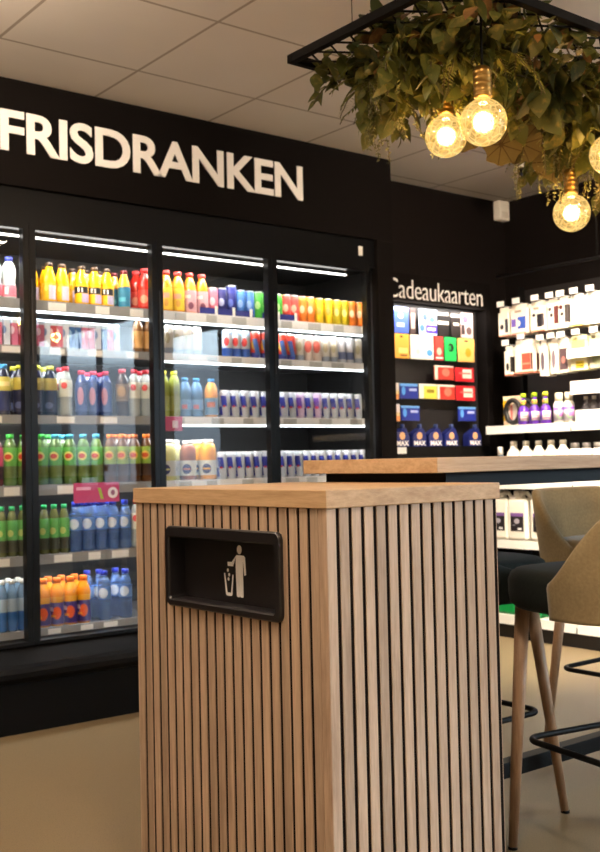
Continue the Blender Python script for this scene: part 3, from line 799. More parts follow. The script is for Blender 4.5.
SHN = {1: 'top', 2: 'second', 3: 'third', 4: 'fourth', 5: 'fifth', 6: 'bottom'}
DRN = {1: 'leftmost', 2: 'second', 3: 'third', 4: 'rightmost'}
ORD = ['', 'first', 'second', 'third', 'fourth', 'fifth', 'sixth', 'seventh', 'eighth', 'ninth', 'tenth', 'eleventh', 'twelfth', 'thirteenth', 'fourteenth', 'fifteenth', 'sixteenth']
TABLE = [
(1,1,[('milk',1.791,0),('milk',1.836,0)]),
(2,1,[('oj',2.010,1),('oj',2.030,0),('oj',2.039,1),('oj',2.090,0),('oj',2.181,1),('ojb',2.186,0),('ojb',2.251,0),('ojb',2.314,0),('oj',2.251,1),('oj',2.318,1),('blue_juice',2.396,1),('blue_juice',2.402,0),('red_juice',2.514,0),('red_juice',2.513,1)]),
(3,1,[('peach',2.631,0),('peach',2.695,0),('lilac',2.764,0),('lilac',2.833,0),('pinkcan',2.897,0),('navycan',2.951,0),('tallnavy',3.008,0),('navycan',3.093,1),('bluecan',3.081,0),('bluecan',3.131,0),('greencan',3.178,0),('greencan',3.219,0)]),
(4,1,[('greencan',3.305,0),('redcan',3.354,0),('redcan',3.410,0),('orangecan',3.454,0),('orangecan',3.511,0),('yellowcan',3.572,0),('yellowcan',3.635,0),('limecan',3.701,0),('limecan',3.762,0),('orangecan',3.808,0),('orangecan',3.852,0),('redcan',3.441,1),('orangecan',3.536,1),('yellowcan',3.661,1),('limecan',3.789,1)]),
(1,2,[('pinkpack',1.783,0),('whitepack',1.819,0),('pinkpack',1.855,0),('redpack',1.890,0)]),
(2,2,[('pinkpack',1.982,0),('whitepack',2.011,0),('redpack',2.037,0),('pinkpack',2.063,0),('whitepack',2.092,0),('bluepack',2.124,0),('bluepack',2.153,0),('pinkpack',2.187,0),('redpack',2.220,0),('whitepack',2.252,0),('bluepack',2.283,0),('pinkpack',2.313,0),('whitepack',2.347,0),('amber',2.470,0),('amber',2.523,0)]),
(3,2,[('palecan',2.638,0),('palecan',2.688,0),('palecan',2.739,0),('palecan',2.791,0),('tricolor',2.973,0),('tricolor',3.027,0),('tricolor',3.082,0),('multican',3.145,0),('multican',3.204,0)]),
(4,2,[('multican',3.317,0),('multican',3.369,0),('palecan',3.428,0),('blushcan',3.489,0),('blushcan',3.546,0),('palecan',3.605,0),('palecan',3.661,0),('slatecan',3.717,0),('slatecan',3.774,0),('palecan',3.832,0)]),
(1,3,[('bluetop',1.811,0),('isotea',1.890,1),('isotea',1.888,0)]),
(2,3,[('isotea',1.974,0),('isotea',2.023,0),('isotea',2.031,1),('clearred',2.100,0),('clearred',2.109,1),('pinktop',2.178,0),('pinktop',2.243,1),('pinktop',2.237,0),('pinktop',2.314,1),('pinktop',2.298,0),('darkcola',2.385,0),('clearred',2.448,0),('clearred',2.507,0),('clearred',2.520,1)]),
(3,3,[('limebottle',2.616,0),('limebottle',2.666,0),('water',2.722,0),('water',2.790,0),('orangeblue',2.877,0),('energy',2.951,0),('energy',3.008,0),('energy',3.069,0),('energy',3.131,0),('energy',3.190,0)]),
(4,3,[('energy',3.315,0),('energy',3.367,0),('violetcan',3.423,0),('energy',3.480,0),('violetcan',3.538,0),('energy',3.596,0),('energy',3.652,0),('energy',3.708,0),('energy',3.765,0),('energy',3.822,0)]),
(1,4,[('pinktea',1.785,0),('greentea',1.848,0),('greentea',1.893,0)]),
(2,4,[('greentea',1.981,0),('bluetea',2.047,0),('bluetea',2.117,0),('bluetea',2.183,0),('bluetea',2.247,0),('greentea',2.046,1),('bluetea',2.114,1),('orangetea',2.318,0),('orangetea',2.380,0),('orangetea',2.443,0),('orangetea',2.506,0),('orangetea',2.392,1),('orangetea',2.455,1)]),
(3,4,[('lemonade',2.626,0),('lemonade',2.724,1),('browntea',2.741,0),('orangeade',2.851,1),('orangeade',2.856,0),('energy',2.935,0),('energy',2.986,0),('energy',3.037,0),('energy',3.089,0),('energy',3.142,0),('energy',3.192,0)]),
(4,4,[('energy',3.300,0),('energy',3.352,0),('energy',3.405,0),('energy',3.458,0),('energy',3.512,0),('energy',3.566,0),('energy',3.621,0),('energy',3.677,0),('energy',3.734,0),('energy',3.791,0),('energy',3.842,0)]),
(1,5,[('greensoda',1.799,0),('greensoda',1.841,0),('greensoda',1.884,0)]),
(2,5,[('greensoda',1.986,0),('greensoda',2.033,0),('greensoda',2.081,0),('bigwater',2.139,0),('bigwater',2.202,0),('bigwater',2.265,0),('bigwater',2.326,0),('bigwater',2.387,0),('bigwater',2.203,1),('bigwater',2.268,1),('bigwater',2.329,1),('clearred',2.448,0)]),
(1,6,[('sportwater',1.790,0),('sportwater',1.835,0),('sportwater',1.880,0),('sportwater',1.842,1),('sportwater',1.887,1)]),
(2,6,[('orangesoda',1.986,0),('orangesoda',2.047,0),('orangesoda',2.109,0),('orangesoda',2.173,0),('orangesoda',2.046,1),('orangesoda',2.114,1),('orangesoda',2.178,1),('bigwater',2.247,1),('bigwater',2.277,0),('bigwater',2.283,1),('bigwater',2.384,0),('bigwater',2.375,1)]),]
TRAYS = []
for dno, sno, items in TABLE:
    xa, xb = DX[dno][0] + (.045 if dno > 1 else 0), DX[dno][1] + .115 if dno < 4 else 3.90
    front = sorted([[x, k] for k, x, b in items if not b]); back = sorted([[x, k] for k, x, b in items if b])
    for row in (front, back):
        for _ in range(60):
            for i in range(len(row)):
                R = K[row[i][1]]['R']
                lo = xa + R if i == 0 else row[i - 1][0] + K[row[i - 1][1]]['R'] + R + .001
                hi = xb - R if i == len(row) - 1 else row[i + 1][0] - K[row[i + 1][1]]['R'] - R - .001
                if row[i][0] < lo: row[i][0] = row[i][0] + (lo - row[i][0]) * .6
                if row[i][0] > hi: row[i][0] = row[i][0] - (row[i][0] - hi) * .6
    maxr = max(K[k]['R'] if K[k]['t'] != 'p' else .021 for x, k in front)
    tray = sno == 1 and dno >= 3
    for row, where in ((front, 'front row'), (back, 'second row')):
        for i, (x, k) in enumerate(row):
            R = K[k]['R'] if K[k]['t'] != 'p' else .021
            y = 4.337 + R + (.006 if tray and K[k]['t'] == 'c' else 0) if where == 'front row' else 4.352 + 2 * maxr + R
            only = sum(1 for q in row if q[1] == k) == 1 and sum(1 for q in front + back if q[1] == k) == 1
            same = [q for q in row if q[1] == k]
            place = '%s from left%s' % (ORD[i + 1], '' if where == 'front row' else ', back row')
            d = K[k]['desc']
            l_ = '%s, %s, %s shelf, %s door' % (d, place, SHN[sno], DRN[dno])
            zt2 = SHZ[sno] + .0005
            place_product(k, (x, y, zt2), l_, '%s on the %s cooler shelf' % ('cans' if K[k]['t'] == 'c' else 'bottles' if K[k]['t'] == 'b' else 'cartons', SHN[sno]))
# navy card trays with white dividers in front of the slim cans on the top shelf
NAVY = plain('navy_card', srgb(34, 38, 110), .5)
def card_tray(x0, x1, label, ndiv):
    t = tag(empty('can_tray', ((x0 + x1) / 2, 4.33, SHZ[1] + .0005)), label, 'tray', 'navy can trays on the top cooler shelf')
    xm = (x0 + x1) / 2
    bm = bmesh.new()
    n = max(1, ndiv)
    box(bm, x0 - xm, x1 - xm, .006, .0085, .003, .034)
    bm_obj('lip', bm, NAVY, t)
    bm = bmesh.new()
    for i in range(1, n + 1):
        x = x0 + (x1 - x0) * i / n - xm - .012
        box(bm, x - .008, x + .008, .0035, .0055, .003, .045)
    bm_obj('dividers', bm, PAPER, t)
card_tray(2.80, 3.115, 'navy card tray with white dividers on top shelf, third door', 3)
card_tray(3.175, 3.40, 'navy card tray with white dividers on top shelf, rightmost door', 2)

# pink promotion cards clipped to shelf edges
PINK = art('promo_pink', srgb(196, 58, 110), [('e', .055, .105, -.028, .022, srgb(236, 226, 226)), ('r', -.10, -.03, .012, .026, srgb(232, 160, 190)), ('r', .01, .025, -.03, .02, srgb(160, 180, 60), .3), ('e', .07, .09, -.015, .01, srgb(150, 90, 120))], 'xz', .4)
PINK2 = art('promo_pink_plain', srgb(198, 62, 100), [('r', .02, .05, -.02, .015, srgb(236, 210, 216))], 'xz', .4)
for (x, z, w, h, m, l) in ((2.22, .945, .112, .044, PINK, 'pink promotion card with white circle on fourth shelf, second door'), (2.60, 1.255, .075, .034, PINK2, 'smaller plain pink promotion card on third shelf, third door')):
    bm = bmesh.new(); box(bm, -w, w, -.002, .002, -h, h)
    o = bm_obj('promotion_card', bm, m, loc=(x, 4.3165, z)); tag(o, l, 'sign', 'pink promotion cards')
# ------------------------------------------------------------------ gift card rack on the back wall
gr = tag(empty('gift_card_rack', (4.5, 4.50, 0)), 'black gift card rack with white header lettering beside the cooler', 'display rack')
wbox('backboard', gr, [(3.985, 4.985, 4.495, 4.517, 0.02, 2.14)], BLACK)
wbox('header', gr, [(3.985, 4.985, 4.42, 4.445, 1.968, 2.135)], FASC)
text_mesh('lettering', 'Cadeaukaarten', 4.118, 4.914, 1.992, 2.104, 4.42, LETTER, gr, bold=-.009, depth=.003, spacing=.96)
wbox('side_post', gr, [(4.932, 4.985, 4.41, 4.494, .02, 1.967)], FASC)
wbox('tray', gr, [(3.985, 4.93, 4.40, 4.494, 1.075, 1.090), (3.985, 4.93, 4.395, 4.402, 1.075, 1.135)], BLKMETAL)
t_ = wbox('price_ticket', gr, [(4.10, 4.215, 4.3935, 4.3948, 1.095, 1.132)], PAPER)
wbox('base', gr, [(3.985, 4.985, 4.42, 4.494, .0, .02), (3.985, 4.93, 4.455, 4.494, .02, 1.075)], BLACK)

def card(name, cx, z0, z1, w, mat, label, cat='gift card', y=4.412, group='gift cards on the rack', th=.008):
    bm = bmesh.new(); h = (z1 - z0)
    box(bm, -w / 2, w / 2, -th / 2, th / 2, 0, h, bevel=.002)
    o = bm_obj(name, bm, mat, loc=(cx, y, z0)); tag(o, label, cat, group)
    bm = bmesh.new(); tube(bm, [(0, th / 2 + .0005, h - .012), (0, 4.494 - y, h - .008)], .0025, 6)
    bm_obj('peg', bm, BLKMETAL, o)
    return o
def face(nm, base, *items, bands=()):
    return art('card_' + nm, base, list(items), 'xz', .3, bands=list(bands))
W_ = srgb(244, 240, 230)
row1 = [(4.207, .134, face('blue', srgb(70, 96, 206), ('e', -.02, .02, .085, .115, W_), ('r', -.03, .03, .035, .06, srgb(170, 190, 240)), ('r', -.067, .067, .13, .2, srgb(150, 170, 230))), 'blue gift card with white emblem, first in the top row'),
        (4.306, .048, face('brown', srgb(70, 56, 56), ('r', -.015, .015, .03, .12, srgb(190, 160, 150))), 'narrow brown gift card beside the blue one, top row'),
        (4.429, .148, face('bluespot', srgb(190, 206, 246), ('e', -.045, -.005, .085, .125, srgb(60, 80, 200)), ('e', .01, .055, .075, .11, srgb(70, 110, 220)), ('e', -.07, -.03, .02, .06, srgb(70, 110, 220)), ('r', -.02, .074, .012, .06, srgb(72, 44, 190)), ('r', -.005, .06, .028, .044, W_)), 'pale blue dotted gift card with purple name band, top row'),
        (4.557, .093, face('blackband', srgb(24, 22, 24), ('r', -.046, .046, .07, .09, srgb(206, 196, 180)), ('r', -.046, .046, .125, .14, srgb(200, 190, 180))), 'black gift card with cream stripe, left of two, top row'),
        (4.66, .08, face('blackband2', srgb(34, 30, 30), ('r', -.02, .03, .07, .088, srgb(196, 186, 170)), ('r', -.04, .04, .12, .138, srgb(190, 180, 170))), 'dark gift card with cream patch, right of two, top row'),
        (4.76, .105, face('rose', srgb(206, 180, 176), ('e', -.04, .01, .09, .14, srgb(190, 70, 90)), ('e', -.01, .04, .02, .07, srgb(90, 70, 70)), ('r', -.05, -.02, .02, .08, srgb(60, 50, 52))), 'rose and grey gift card, last in the top row')]
for cx, w, m, l in row1:
    card('gift_card', cx, 1.787, 1.938, w - .004, m, l)
row2 = [(4.207, .132, face('orange', srgb(246, 172, 72), ('r', -.02, .05, .03, .06, srgb(250, 214, 130)), ('r', -.01, .045, .012, .022, srgb(120, 70, 40)), ('e', -.01, .015, .118, .132, srgb(90, 60, 30))), 'orange gift card with pale picture, first in the second row'),
        (4.375, .19, face('cream', srgb(250, 244, 232), ('e', .035, .085, .022, .06, srgb(90, 160, 226)), ('e', -.05, -.02, .03, .06, srgb(240, 214, 200))), 'wide cream gift card with small blue mark, second row'),
        (4.515, .074, face('redwhite', srgb(216, 64, 56), ('e', -.02, .02, .03, .075, srgb(240, 190, 170)), ('r', -.03, .03, .01, .02, W_)), 'narrow red gift card, second row'),
        (4.613, .1, face('green', srgb(40, 196, 92), ('e', -.026, .026, .055, .107, srgb(16, 22, 18)), ('r', -.016, .016, .086, .091, srgb(40, 196, 92), .15), ('r', -.014, .014, .077, .082, srgb(40, 196, 92), .15), ('r', -.012, .012, .068, .073, srgb(40, 196, 92), .15)), 'green gift card with black round emblem, second row'),
        (4.748, .146, face('apricot', srgb(244, 184, 104), ('e', -.01, .04, .03, .085, srgb(240, 150, 40)), ('e', -.02, .02, .12, .132, srgb(80, 60, 50))), 'apricot gift card with orange disc, last in the second row')]
for cx, w, m, l in row2:
    card('gift_card', cx, 1.642, 1.783, w - .004, m, l)
rd = face('redstripe', srgb(206, 62, 52), ('r', -.08, -.055, 0, .2, srgb(246, 226, 210)), ('e', -.02, .045, .02, .07, srgb(232, 120, 100)), bands=[(.075, .2, srgb(246, 226, 214))])
rd2 = face('redwhite2', srgb(206, 40, 48), ('r', -.02, .06, .02, .075, srgb(244, 226, 214)), ('r', -.05, .05, .045, .055, srgb(220, 120, 110)))
bl = face('navyblue', srgb(38, 52, 150), ('r', .0, .06, .045, .06, srgb(190, 196, 240)), ('e', -.06, -.03, .02, .07, srgb(90, 160, 230)), bands=[(.072, .2, srgb(110, 170, 230))])
yl = face('yellow', srgb(240, 220, 90), ('r', -.09, -.035, 0, .2, srgb(244, 240, 226)), ('r', -.01, .05, .035, .055, srgb(150, 130, 40)), bands=[(.075, .2, srgb(246, 242, 226))])
sm = face('strip', srgb(226, 206, 150), ('r', -.03, .03, .05, .1, srgb(220, 210, 210)), ('r', -.03, .03, .0, .03, srgb(226, 150, 90)))
for cx, w, z0, z1, m, l in [
    (4.553, .165, 1.528, 1.612, rd, 'red gift card with white border, left one of the third row'), (4.728, .165, 1.522, 1.606, rd2, 'red gift card with white panel, right one of the third row'),
    (4.166, .035, 1.405, 1.500, sm, 'narrow cream gift card, first in the fourth row'), (4.262, .148, 1.410, 1.498, bl, 'navy blue gift card with pale name, fourth row'),
    (4.414, .148, 1.413, 1.500, yl, 'yellow gift card with white edge, fourth row'), (4.566, .15, 1.412, 1.499, rd, 'red gift card with white border, fourth row'), (4.733, .168, 1.408, 1.496, rd2, 'red gift card with white panel, last in the fourth row'),
    (4.170, .035, 1.280, 1.378, sm, 'narrow cream gift card, first in the fifth row'), (4.268, .150, 1.285, 1.370, bl, 'navy blue gift card with pale name, left of the fifth row'), (4.742, .155, 1.285, 1.370, bl, 'navy blue gift card with pale name, right of the fifth row')]:
    card('gift_card', cx, z0, z1, w - .004, m, l)
# five blue antifreeze style bottles printed MAX on the rack tray
MB = art('bottle_blue_max', srgb(26, 36, 104), [('e', -.022, .022, .085, .128, srgb(226, 170, 120)), ('r', -.045, .04, .012, .036, srgb(226, 110, 50)), ('r', -.055, .055, .0, .010, srgb(60, 90, 190))], 'xz', .3)
for i, cx in enumerate((4.205, 4.342, 4.475, 4.608, 4.812)):
    bm = bmesh.new()
    pr = [(-.058, 0), (.058, 0), (.060, .10), (.040, .142), (.036, .152), (.010, .152), (-.052, .118), (-.058, .10)]
    A = [bm.verts.new((p[0], -.026, p[1])) for p in pr]; B = [bm.verts.new((p[0], .026, p[1])) for p in pr]
    for k in range(len(pr)):
        bm.faces.new((A[k], A[(k + 1) % len(pr)], B[(k + 1) % len(pr)], B[k]))
    bm.faces.new(A[::-1]); bm.faces.new(B)
    bmesh.ops.recalc_face_normals(bm, faces=bm.faces[:])
    bmesh.ops.bevel(bm, geom=bm.edges[:], offset=.004, segments=2, affect='EDGES')
    o = bm_obj('fluid_bottle', bm, MB, loc=(cx, 4.44, 1.0905))
    tag(o, 'blue slanted fluid bottle printed MAX, %s from left on the rack tray' % ORD[i + 1], 'bottle', 'blue MAX bottles on the rack tray')
    bm = bmesh.new(); lathe(bm, [(.013, .150), (.013, .172), (.011, .176)], 14, (.025, 0, 0))
    bm_obj('cap', bm, plain('cap_bluegrey', srgb(60, 76, 130), .4), o)
    text_mesh('lettering', 'MAX', -.047, .047, .050, .078, -.0275, LETTER, None, bold=.04, depth=.001).parent = o
area('rack_lamp', (4.46, 4.36, 1.965), (0, .42, -1), .85, .03, 7.0, (1.0, .93, .84))

# ------------------------------------------------------------------ shelving along the right wall
su = tag(empty('shelving_unit', (5.0, 3.45, 0)), 'black wall shelving with white shelf edges full of car care products', 'shelving')
UY0, UY1 = 2.45, 4.335
wbox('back_panel', su, [(5.19, 5.21, UY0, UY1, 0.08, 2.10)], BLACK)
wbox('plinth', su, [(4.84, 5.19, UY0, UY1, 0, .08)], BLACK)
for y in (UY1 - .02, 3.69, UY0):
    wbox('upright', su, [(5.15, 5.19, y, y + .02, .08, 2.12)], BLKMETAL)
SHW = plain('white_shelf_board', srgb(236, 232, 224), .45, var=.02)
RS = [1.247, .922, .575, .137]
for z in RS:
    for (ya, yb) in ((3.702, UY1 - .022), (UY0 + .022, 3.688)):
        sh = wbox('shelf', su, [(4.806, 5.188, ya, yb, z - .022, z)], SHW)
        bm = bmesh.new(); L = su.location
        box(bm, 4.797 - L.x, 4.805 - L.x, ya - L.y, yb - L.y, z - (.052 if z < .2 else .046), z + .002)
        bm_obj('edge_strip', bm, PAPER, sh)
sh = wbox('shelf', su, [(4.806, 5.188, UY0 + .022, 3.688, 1.450, 1.472)], SHW)
bm = bmesh.new(); box(bm, 4.797 - 5.0, 4.805 - 5.0, UY0 + .022 - 3.45, 3.688 - 3.45, 1.400, 1.474); bm_obj('edge_strip', bm, PAPER, sh)
bm = bmesh.new(); tube(bm, [(4.86 - 5.0, 4.25 - 3.45, 2.145), (4.86 - 5.0, UY0 - 3.45, 2.137)], .010, 8)
rl = bm_obj('top_rail', bm, BLKMETAL, su)
for y in (3.53, 2.60):
    bm = bmesh.new(); tube(bm, [(4.86 - 5.0, y - 3.45, 2.14), (4.86 - 5.0, y - 3.45, H - .002)], .006, 6); bm_obj('hanger_rod', bm, BLKMETAL, su)
    bm = bmesh.new(); tube(bm, [(4.86 - 5.0, y - 3.45, 2.14), (5.19 - 5.0, y - 3.45, 2.05)], .008, 6); bm_obj('rail_bracket', bm, BLKMETAL, su)

CREAM = srgb(246, 238, 222)
def pfx(nm, base, *items, bands=()):
    return art('pack_' + nm, base, list(items), 'yz', .4, bands=list(bands))
BK, DB = srgb(26, 22, 22), srgb(58, 48, 46)
# (y centre, width, z0, z1, art, label)
top_edge = [(.158, .3, srgb(226, 206, 182))]
packs = [
 (4.163, .082, 1.775, 1.945, pfx('a', CREAM, ('e', -.002, .026, .04, .07, BK), ('r', -.036, -.012, .02, .10, BK), ('r', -.04, .04, 0, .008, srgb(226, 150, 120))), 'white hanging pack with black window, first in the upper hook row'),
 (4.046, .130, 1.776, 1.950, pfx('b', CREAM, ('r', .022, .056, .045, .09, srgb(110, 84, 180)), ('r', -.05, .010, .03, .10, srgb(52, 84, 180)), ('e', -.012, .018, .045, .08, CREAM), ('r', -.05, .055, 0, .008, srgb(226, 140, 110)), ('r', -.02, .03, .125, .14, srgb(170, 150, 130))), 'white hanging pack with purple and blue prints, upper hook row'),
 (3.908, .112, 1.776, 1.950, pfx('c', CREAM, ('e', .015, .04, .085, .105, BK), ('r', -.03, .005, .025, .10, BK), ('r', -.046, -.03, .03, .10, srgb(96, 84, 84)), ('r', -.05, .05, 0, .008, srgb(226, 150, 110)), ('r', -.01, .03, .125, .14, srgb(170, 150, 130))), 'white hanging pack with wide black window, upper hook row'),
 (3.805, .074, 1.776, 1.950, pfx('d', CREAM, ('e', .004, .026, .105, .125, DB), ('e', -.006, .016, .070, .092, DB), ('r', -.035, -.012, .03, .13, srgb(96, 44, 40))), 'white hanging pack with two dark dots, left of the pair'),
 (3.729, .072, 1.776, 1.950, pfx('e', CREAM, ('e', .0, .028, .105, .13, srgb(96, 40, 36)), ('e', -.004, .02, .068, .09, DB), ('r', -.034, -.010, .03, .13, srgb(70, 62, 60))), 'white hanging pack with two dark dots, right of the pair'),
 (3.637, .092, 1.776, 1.952, pfx('f', srgb(250, 246, 234), ('r', -.04, .04, .0, .012, srgb(230, 190, 90))), 'plain cream hanging pack with yellow foot, upper hook row'),
 (3.530, .102, 1.776, 1.952, pfx('g', srgb(246, 240, 228), ('r', -.05, .0, .03, .14, srgb(226, 214, 196))), 'cream hanging pack with beige panel, last in upper row'),
 (4.134, .066, 1.540, 1.715, pfx('h', CREAM, ('e', -.006, .018, .03, .075, BK), ('r', -.032, -.014, .02, .11, BK), ('r', -.03, .03, 0, .008, srgb(226, 130, 100))), 'slim white hanging pack with black oval, first in the lower row'),
 (4.018, .142, 1.545, 1.740, pfx('i', CREAM, ('r', -.05, .015, .02, .115, srgb(206, 84, 62)), ('r', -.045, .01, .05, .06, srgb(236, 150, 120)), ('r', -.066, -.052, .02, .115, srgb(90, 36, 32)), ('r', -.07, .07, 0, .01, srgb(226, 120, 90))), 'white hanging pack with red window, lower hook row'),
 (3.880, .054, 1.520, 1.720, pfx('j', CREAM, ('e', -.012, .014, .03, .135, srgb(96, 84, 96))), 'slim white pack with grey capsule print, left of two'),
 (3.803, .054, 1.525, 1.722, pfx('k', CREAM, ('e', -.012, .014, .03, .135, srgb(120, 104, 116))), 'slim white pack with grey capsule print, right of two'),
 (3.734, .066, 1.528, 1.722, pfx('l', CREAM, ('r', -.028, .028, .015, .135, srgb(84, 66, 70)), ('e', -.01, .015, .05, .09, srgb(190, 120, 110))), 'white hanging pack with dark patterned window, lower row'),
 (3.633, .116, 1.532, 1.725, pfx('m', srgb(240, 234, 190), ('r', -.045, .045, .09, .17, srgb(236, 226, 120)), ('r', -.035, .02, .01, .05, srgb(236, 206, 40)), ('r', -.03, .015, .022, .026, DB), ('r', -.03, .015, .036, .040, DB)), 'yellow and cream hanging pack, lower hook row'),
 (3.515, .100, 1.535, 1.725, pfx('n', srgb(190, 186, 160), ('e', -.03, .03, .02, .08, srgb(150, 160, 120))), 'greyish hanging pack, last in the lower hook row')]
SIDE = plain('pack_side_cream', srgb(236, 222, 198), .5)
for i, (yc, w, z0, z1, m, l) in enumerate(packs):
    h = z1 - z0
    bm = bmesh.new(); w -= .007; box(bm, 0, .035, -w / 2, w / 2, 0, h - .03, bevel=.002)
    box(bm, .012, .014, -w / 2 + .004, w / 2 - .004, h - .03, h)
    o = bm_obj('accessory_pack', bm, m, loc=(4.806, yc, z0)); tag(o, l, 'package', 'packs on the hooks')
    # a second pack behind it on the same hook
    o2 = o.copy(); COL.objects.link(o2); o2.location = (4.806 + .06, yc + .003, z0)
    o2['label'] = 'pack behind the ' + l.replace('white ', '').replace('hanging ', '')
    # its hook with price flag
    zz = z1 + .008
    L = su.location
    bm = bmesh.new(); tube(bm, [(4.79 - L.x, yc - L.y, zz), (5.19 - L.x, yc - L.y, zz - .004)], .003, 6)
    hk = bm_obj('hook', bm, STEELGREY, su)
    bm = bmesh.new(); box(bm, 4.782 - L.x, 4.786 - L.x, yc - .026 - L.y, yc + .026 - L.y, zz - .006, zz + .026)
    bm_obj('price_flag', bm, PAPER, hk)
# white price card hanging over the lower hook row
bm = bmesh.new(); box(bm, 0, .004, -.30, .30, 0, .052)
o = bm_obj('price_rail_card', bm, PAPER, su, loc=(4.776 - 5.0, 3.39 - 3.45, 1.598))

def std(name, prof, mat, loc, label, cat, group, extra=(), n=18):
    bm = bmesh.new(); lathe(bm, prof, n)
    o = bm_obj(name, bm, mat, loc=loc); tag(o, label, cat, group)
    for (nm, pr, mt, c) in extra:
        bm = bmesh.new(); lathe(bm, pr, n, c); bm_obj(nm, bm, mt, o)
    return o
zs = RS[0] + .0025
PURP = plain('purple_plastic', srgb(92, 44, 158), .25)
PLAB = art('purple_label', srgb(92, 44, 158), [('r', -.024, .022, .022, .072, srgb(230, 206, 196)), ('r', -.018, .012, .045, .052, srgb(150, 90, 120)), ('r', -.02, .02, .03, .036, srgb(120, 60, 160))], 'u', .3)
NECKG = art('neck_green', srgb(190, 214, 60), [('r', -.02, .02, .125, .136, srgb(226, 120, 80))], 'u', .3)
def purple_bottle(y, x, capc, label):
    o = std('cleaner_bottle', [(.030, 0), (.034, .006), (.034, .075), (.026, .098), (.014, .112), (.013, .16)], PURP, (x, y, zs), label, 'bottle', 'purple cleaner bottles',
        [('label', [(.0346, .018), (.0346, .074)], PLAB, (0, 0, 0)), ('neck_tag', [(.0155, .114), (.0155, .142)], NECKG, (0, 0, 0)), ('cap', [(.0165, .158), (.0165, .176), (.013, .182)], plain('cap_' + capc, dict(lime=srgb(170, 206, 40), yellow=srgb(226, 214, 40))[capc], .35), (0, 0, 0))])
for i, (y, x, c_, l) in enumerate([(4.061, 4.845, 'lime', 'purple cleaner bottle with lime cap, left of the front three'), (3.980, 4.845, 'lime', 'purple cleaner bottle with lime cap, middle of the front three'), (3.901, 4.845, 'yellow', 'purple cleaner bottle with yellow cap, right of the front three'),
                                   (4.050, 4.925, 'lime', 'purple cleaner bottle in second row, behind the left one'), (3.968, 4.925, 'lime', 'purple cleaner bottle in second row, behind the middle one')]):
    purple_bottle(y, x, c_, l)
WB = plain('milky_plastic', srgb(226, 226, 214), .35)
PL2 = art('violet_label', srgb(214, 206, 222), [('r', -.04, .04, .070, .088, srgb(130, 80, 190)), ('e', -.02, .02, .02, .06, srgb(176, 214, 176)), ('r', -.01, .026, .035, .062, srgb(190, 120, 190))], 'u', .35)
for y, x, l in ((3.806, 4.845, 'white bottle with violet label and big cap, left of two'), (3.738, 4.845, 'white bottle with violet label and big cap, right of two')):
    std('polish_bottle', [(.028, 0), (.031, .005), (.031, .108), (.024, .118), (.024, .121)], WB, (x, y, zs), l, 'bottle', 'violet label bottles',
        [('label', [(.0315, .012), (.0315, .10)], PL2, (0, 0, 0)), ('cap', [(.022, .120), (.022, .165), (.019, .170)], plain('cap_cream', srgb(240, 232, 206), .4), (0, 0, 0))])
# two steering wheel covers in their yellow card
cv = tag(empty('steering_wheel_cover', (4.86, 4.16, zs)), 'black ring shaped wheel cover in yellow and white card, left end', 'car accessory', 'wheel covers on the shelf')
bm = bmesh.new(); box(bm, .02, .024, -.07, .085, 0, .175); bm_obj('card', bm, art('wheel_card', srgb(246, 226, 190), [('r', .03, .085, .03, .15, srgb(240, 190, 30)), ('e', .045, .075, .05, .09, srgb(190, 110, 40)), ('r', -.07, .0, .14, .175, srgb(250, 206, 180))], 'yz', .4), cv)
def ring(par, yc, R, w, mt, nm, x):
    bm = bmesh.new(); tube(bm, [(x, yc + R * .8 * math.cos(2 * PI * k / 36), R + w + .001 + R * math.sin(2 * PI * k / 36)) for k in range(36)], w, 10, closed=True); return bm_obj(nm, bm, mt, par)
RUB = plain('black_rubber', srgb(20, 18, 18), .5)
ring(cv, -.015, .066, .015, RUB, 'ring', -.012)
bm = bmesh.new(); lathe(bm, [(.052, 0), (.052, .003)], 28); bmesh.ops.rotate(bm, verts=bm.verts[:], matrix=Matrix.Rotation(PI / 2, 3, 'Y'), cent=(0, 0, 0)); bmesh.ops.translate(bm, verts=bm.verts[:], vec=(.004, -.015, .078))
bm_obj('insert', bm, art('wheel_insert', srgb(246, 236, 226), [('r', .0, .02, .02, .12, srgb(216, 120, 110))], 'yz', .4), cv)
cv2 = tag(empty('steering_wheel_cover', (4.915, 4.125, zs)), 'second black wheel cover standing behind, nearer the purple bottles', 'car accessory', 'wheel covers on the shelf')
ring(cv2, -.03, .064, .014, RUB, 'ring', 0)
bm = bmesh.new(); lathe(bm, [(.052, 0), (.052, .003)], 28); bmesh.ops.rotate(bm, verts=bm.verts[:], matrix=Matrix.Rotation(PI / 2, 3, 'Y'), cent=(0, 0, 0)); bmesh.ops.translate(bm, verts=bm.verts[:], vec=(.016, -.03, .078))
bm_obj('insert', bm, PAPER, cv2)
# white display tray with clear bottles, in the nearer bay
tr = tag(empty('display_tray', (4.88, 3.47, zs)), 'white display tray holding small clear bottles on the middle shelf', 'tray')
bm = bmesh.new(); box(bm, -.068, -.064, -.2, .2, 0, .064); box(bm, .06, .064, -.2, .2, 0, .064); box(bm, -.064, .06, -.2, -.196, 0, .064); box(bm, -.064, .06, .196, .2, 0, .064); box(bm, -.064, .06, -.196, .196, 0, .003)
bm_obj('box', bm, PAPER, tr)
for i, y in enumerate((3.63, 3.575, 3.52, 3.465, 3.41)):
    std('small_bottle', [(.018, 0), (.021, .004), (.021, .09), (.010, .105), (.010, .12)], clearish('clear_glassy', srgb(90, 86, 90), .6), (4.855, y, zs + .0035), 'small clear bottle in the white tray, %s from left' % ORD[i + 1], 'bottle', 'clear bottles in the tray', [('cap', [(.011, .118), (.011, .136)], PAPER, (0, 0, 0))])
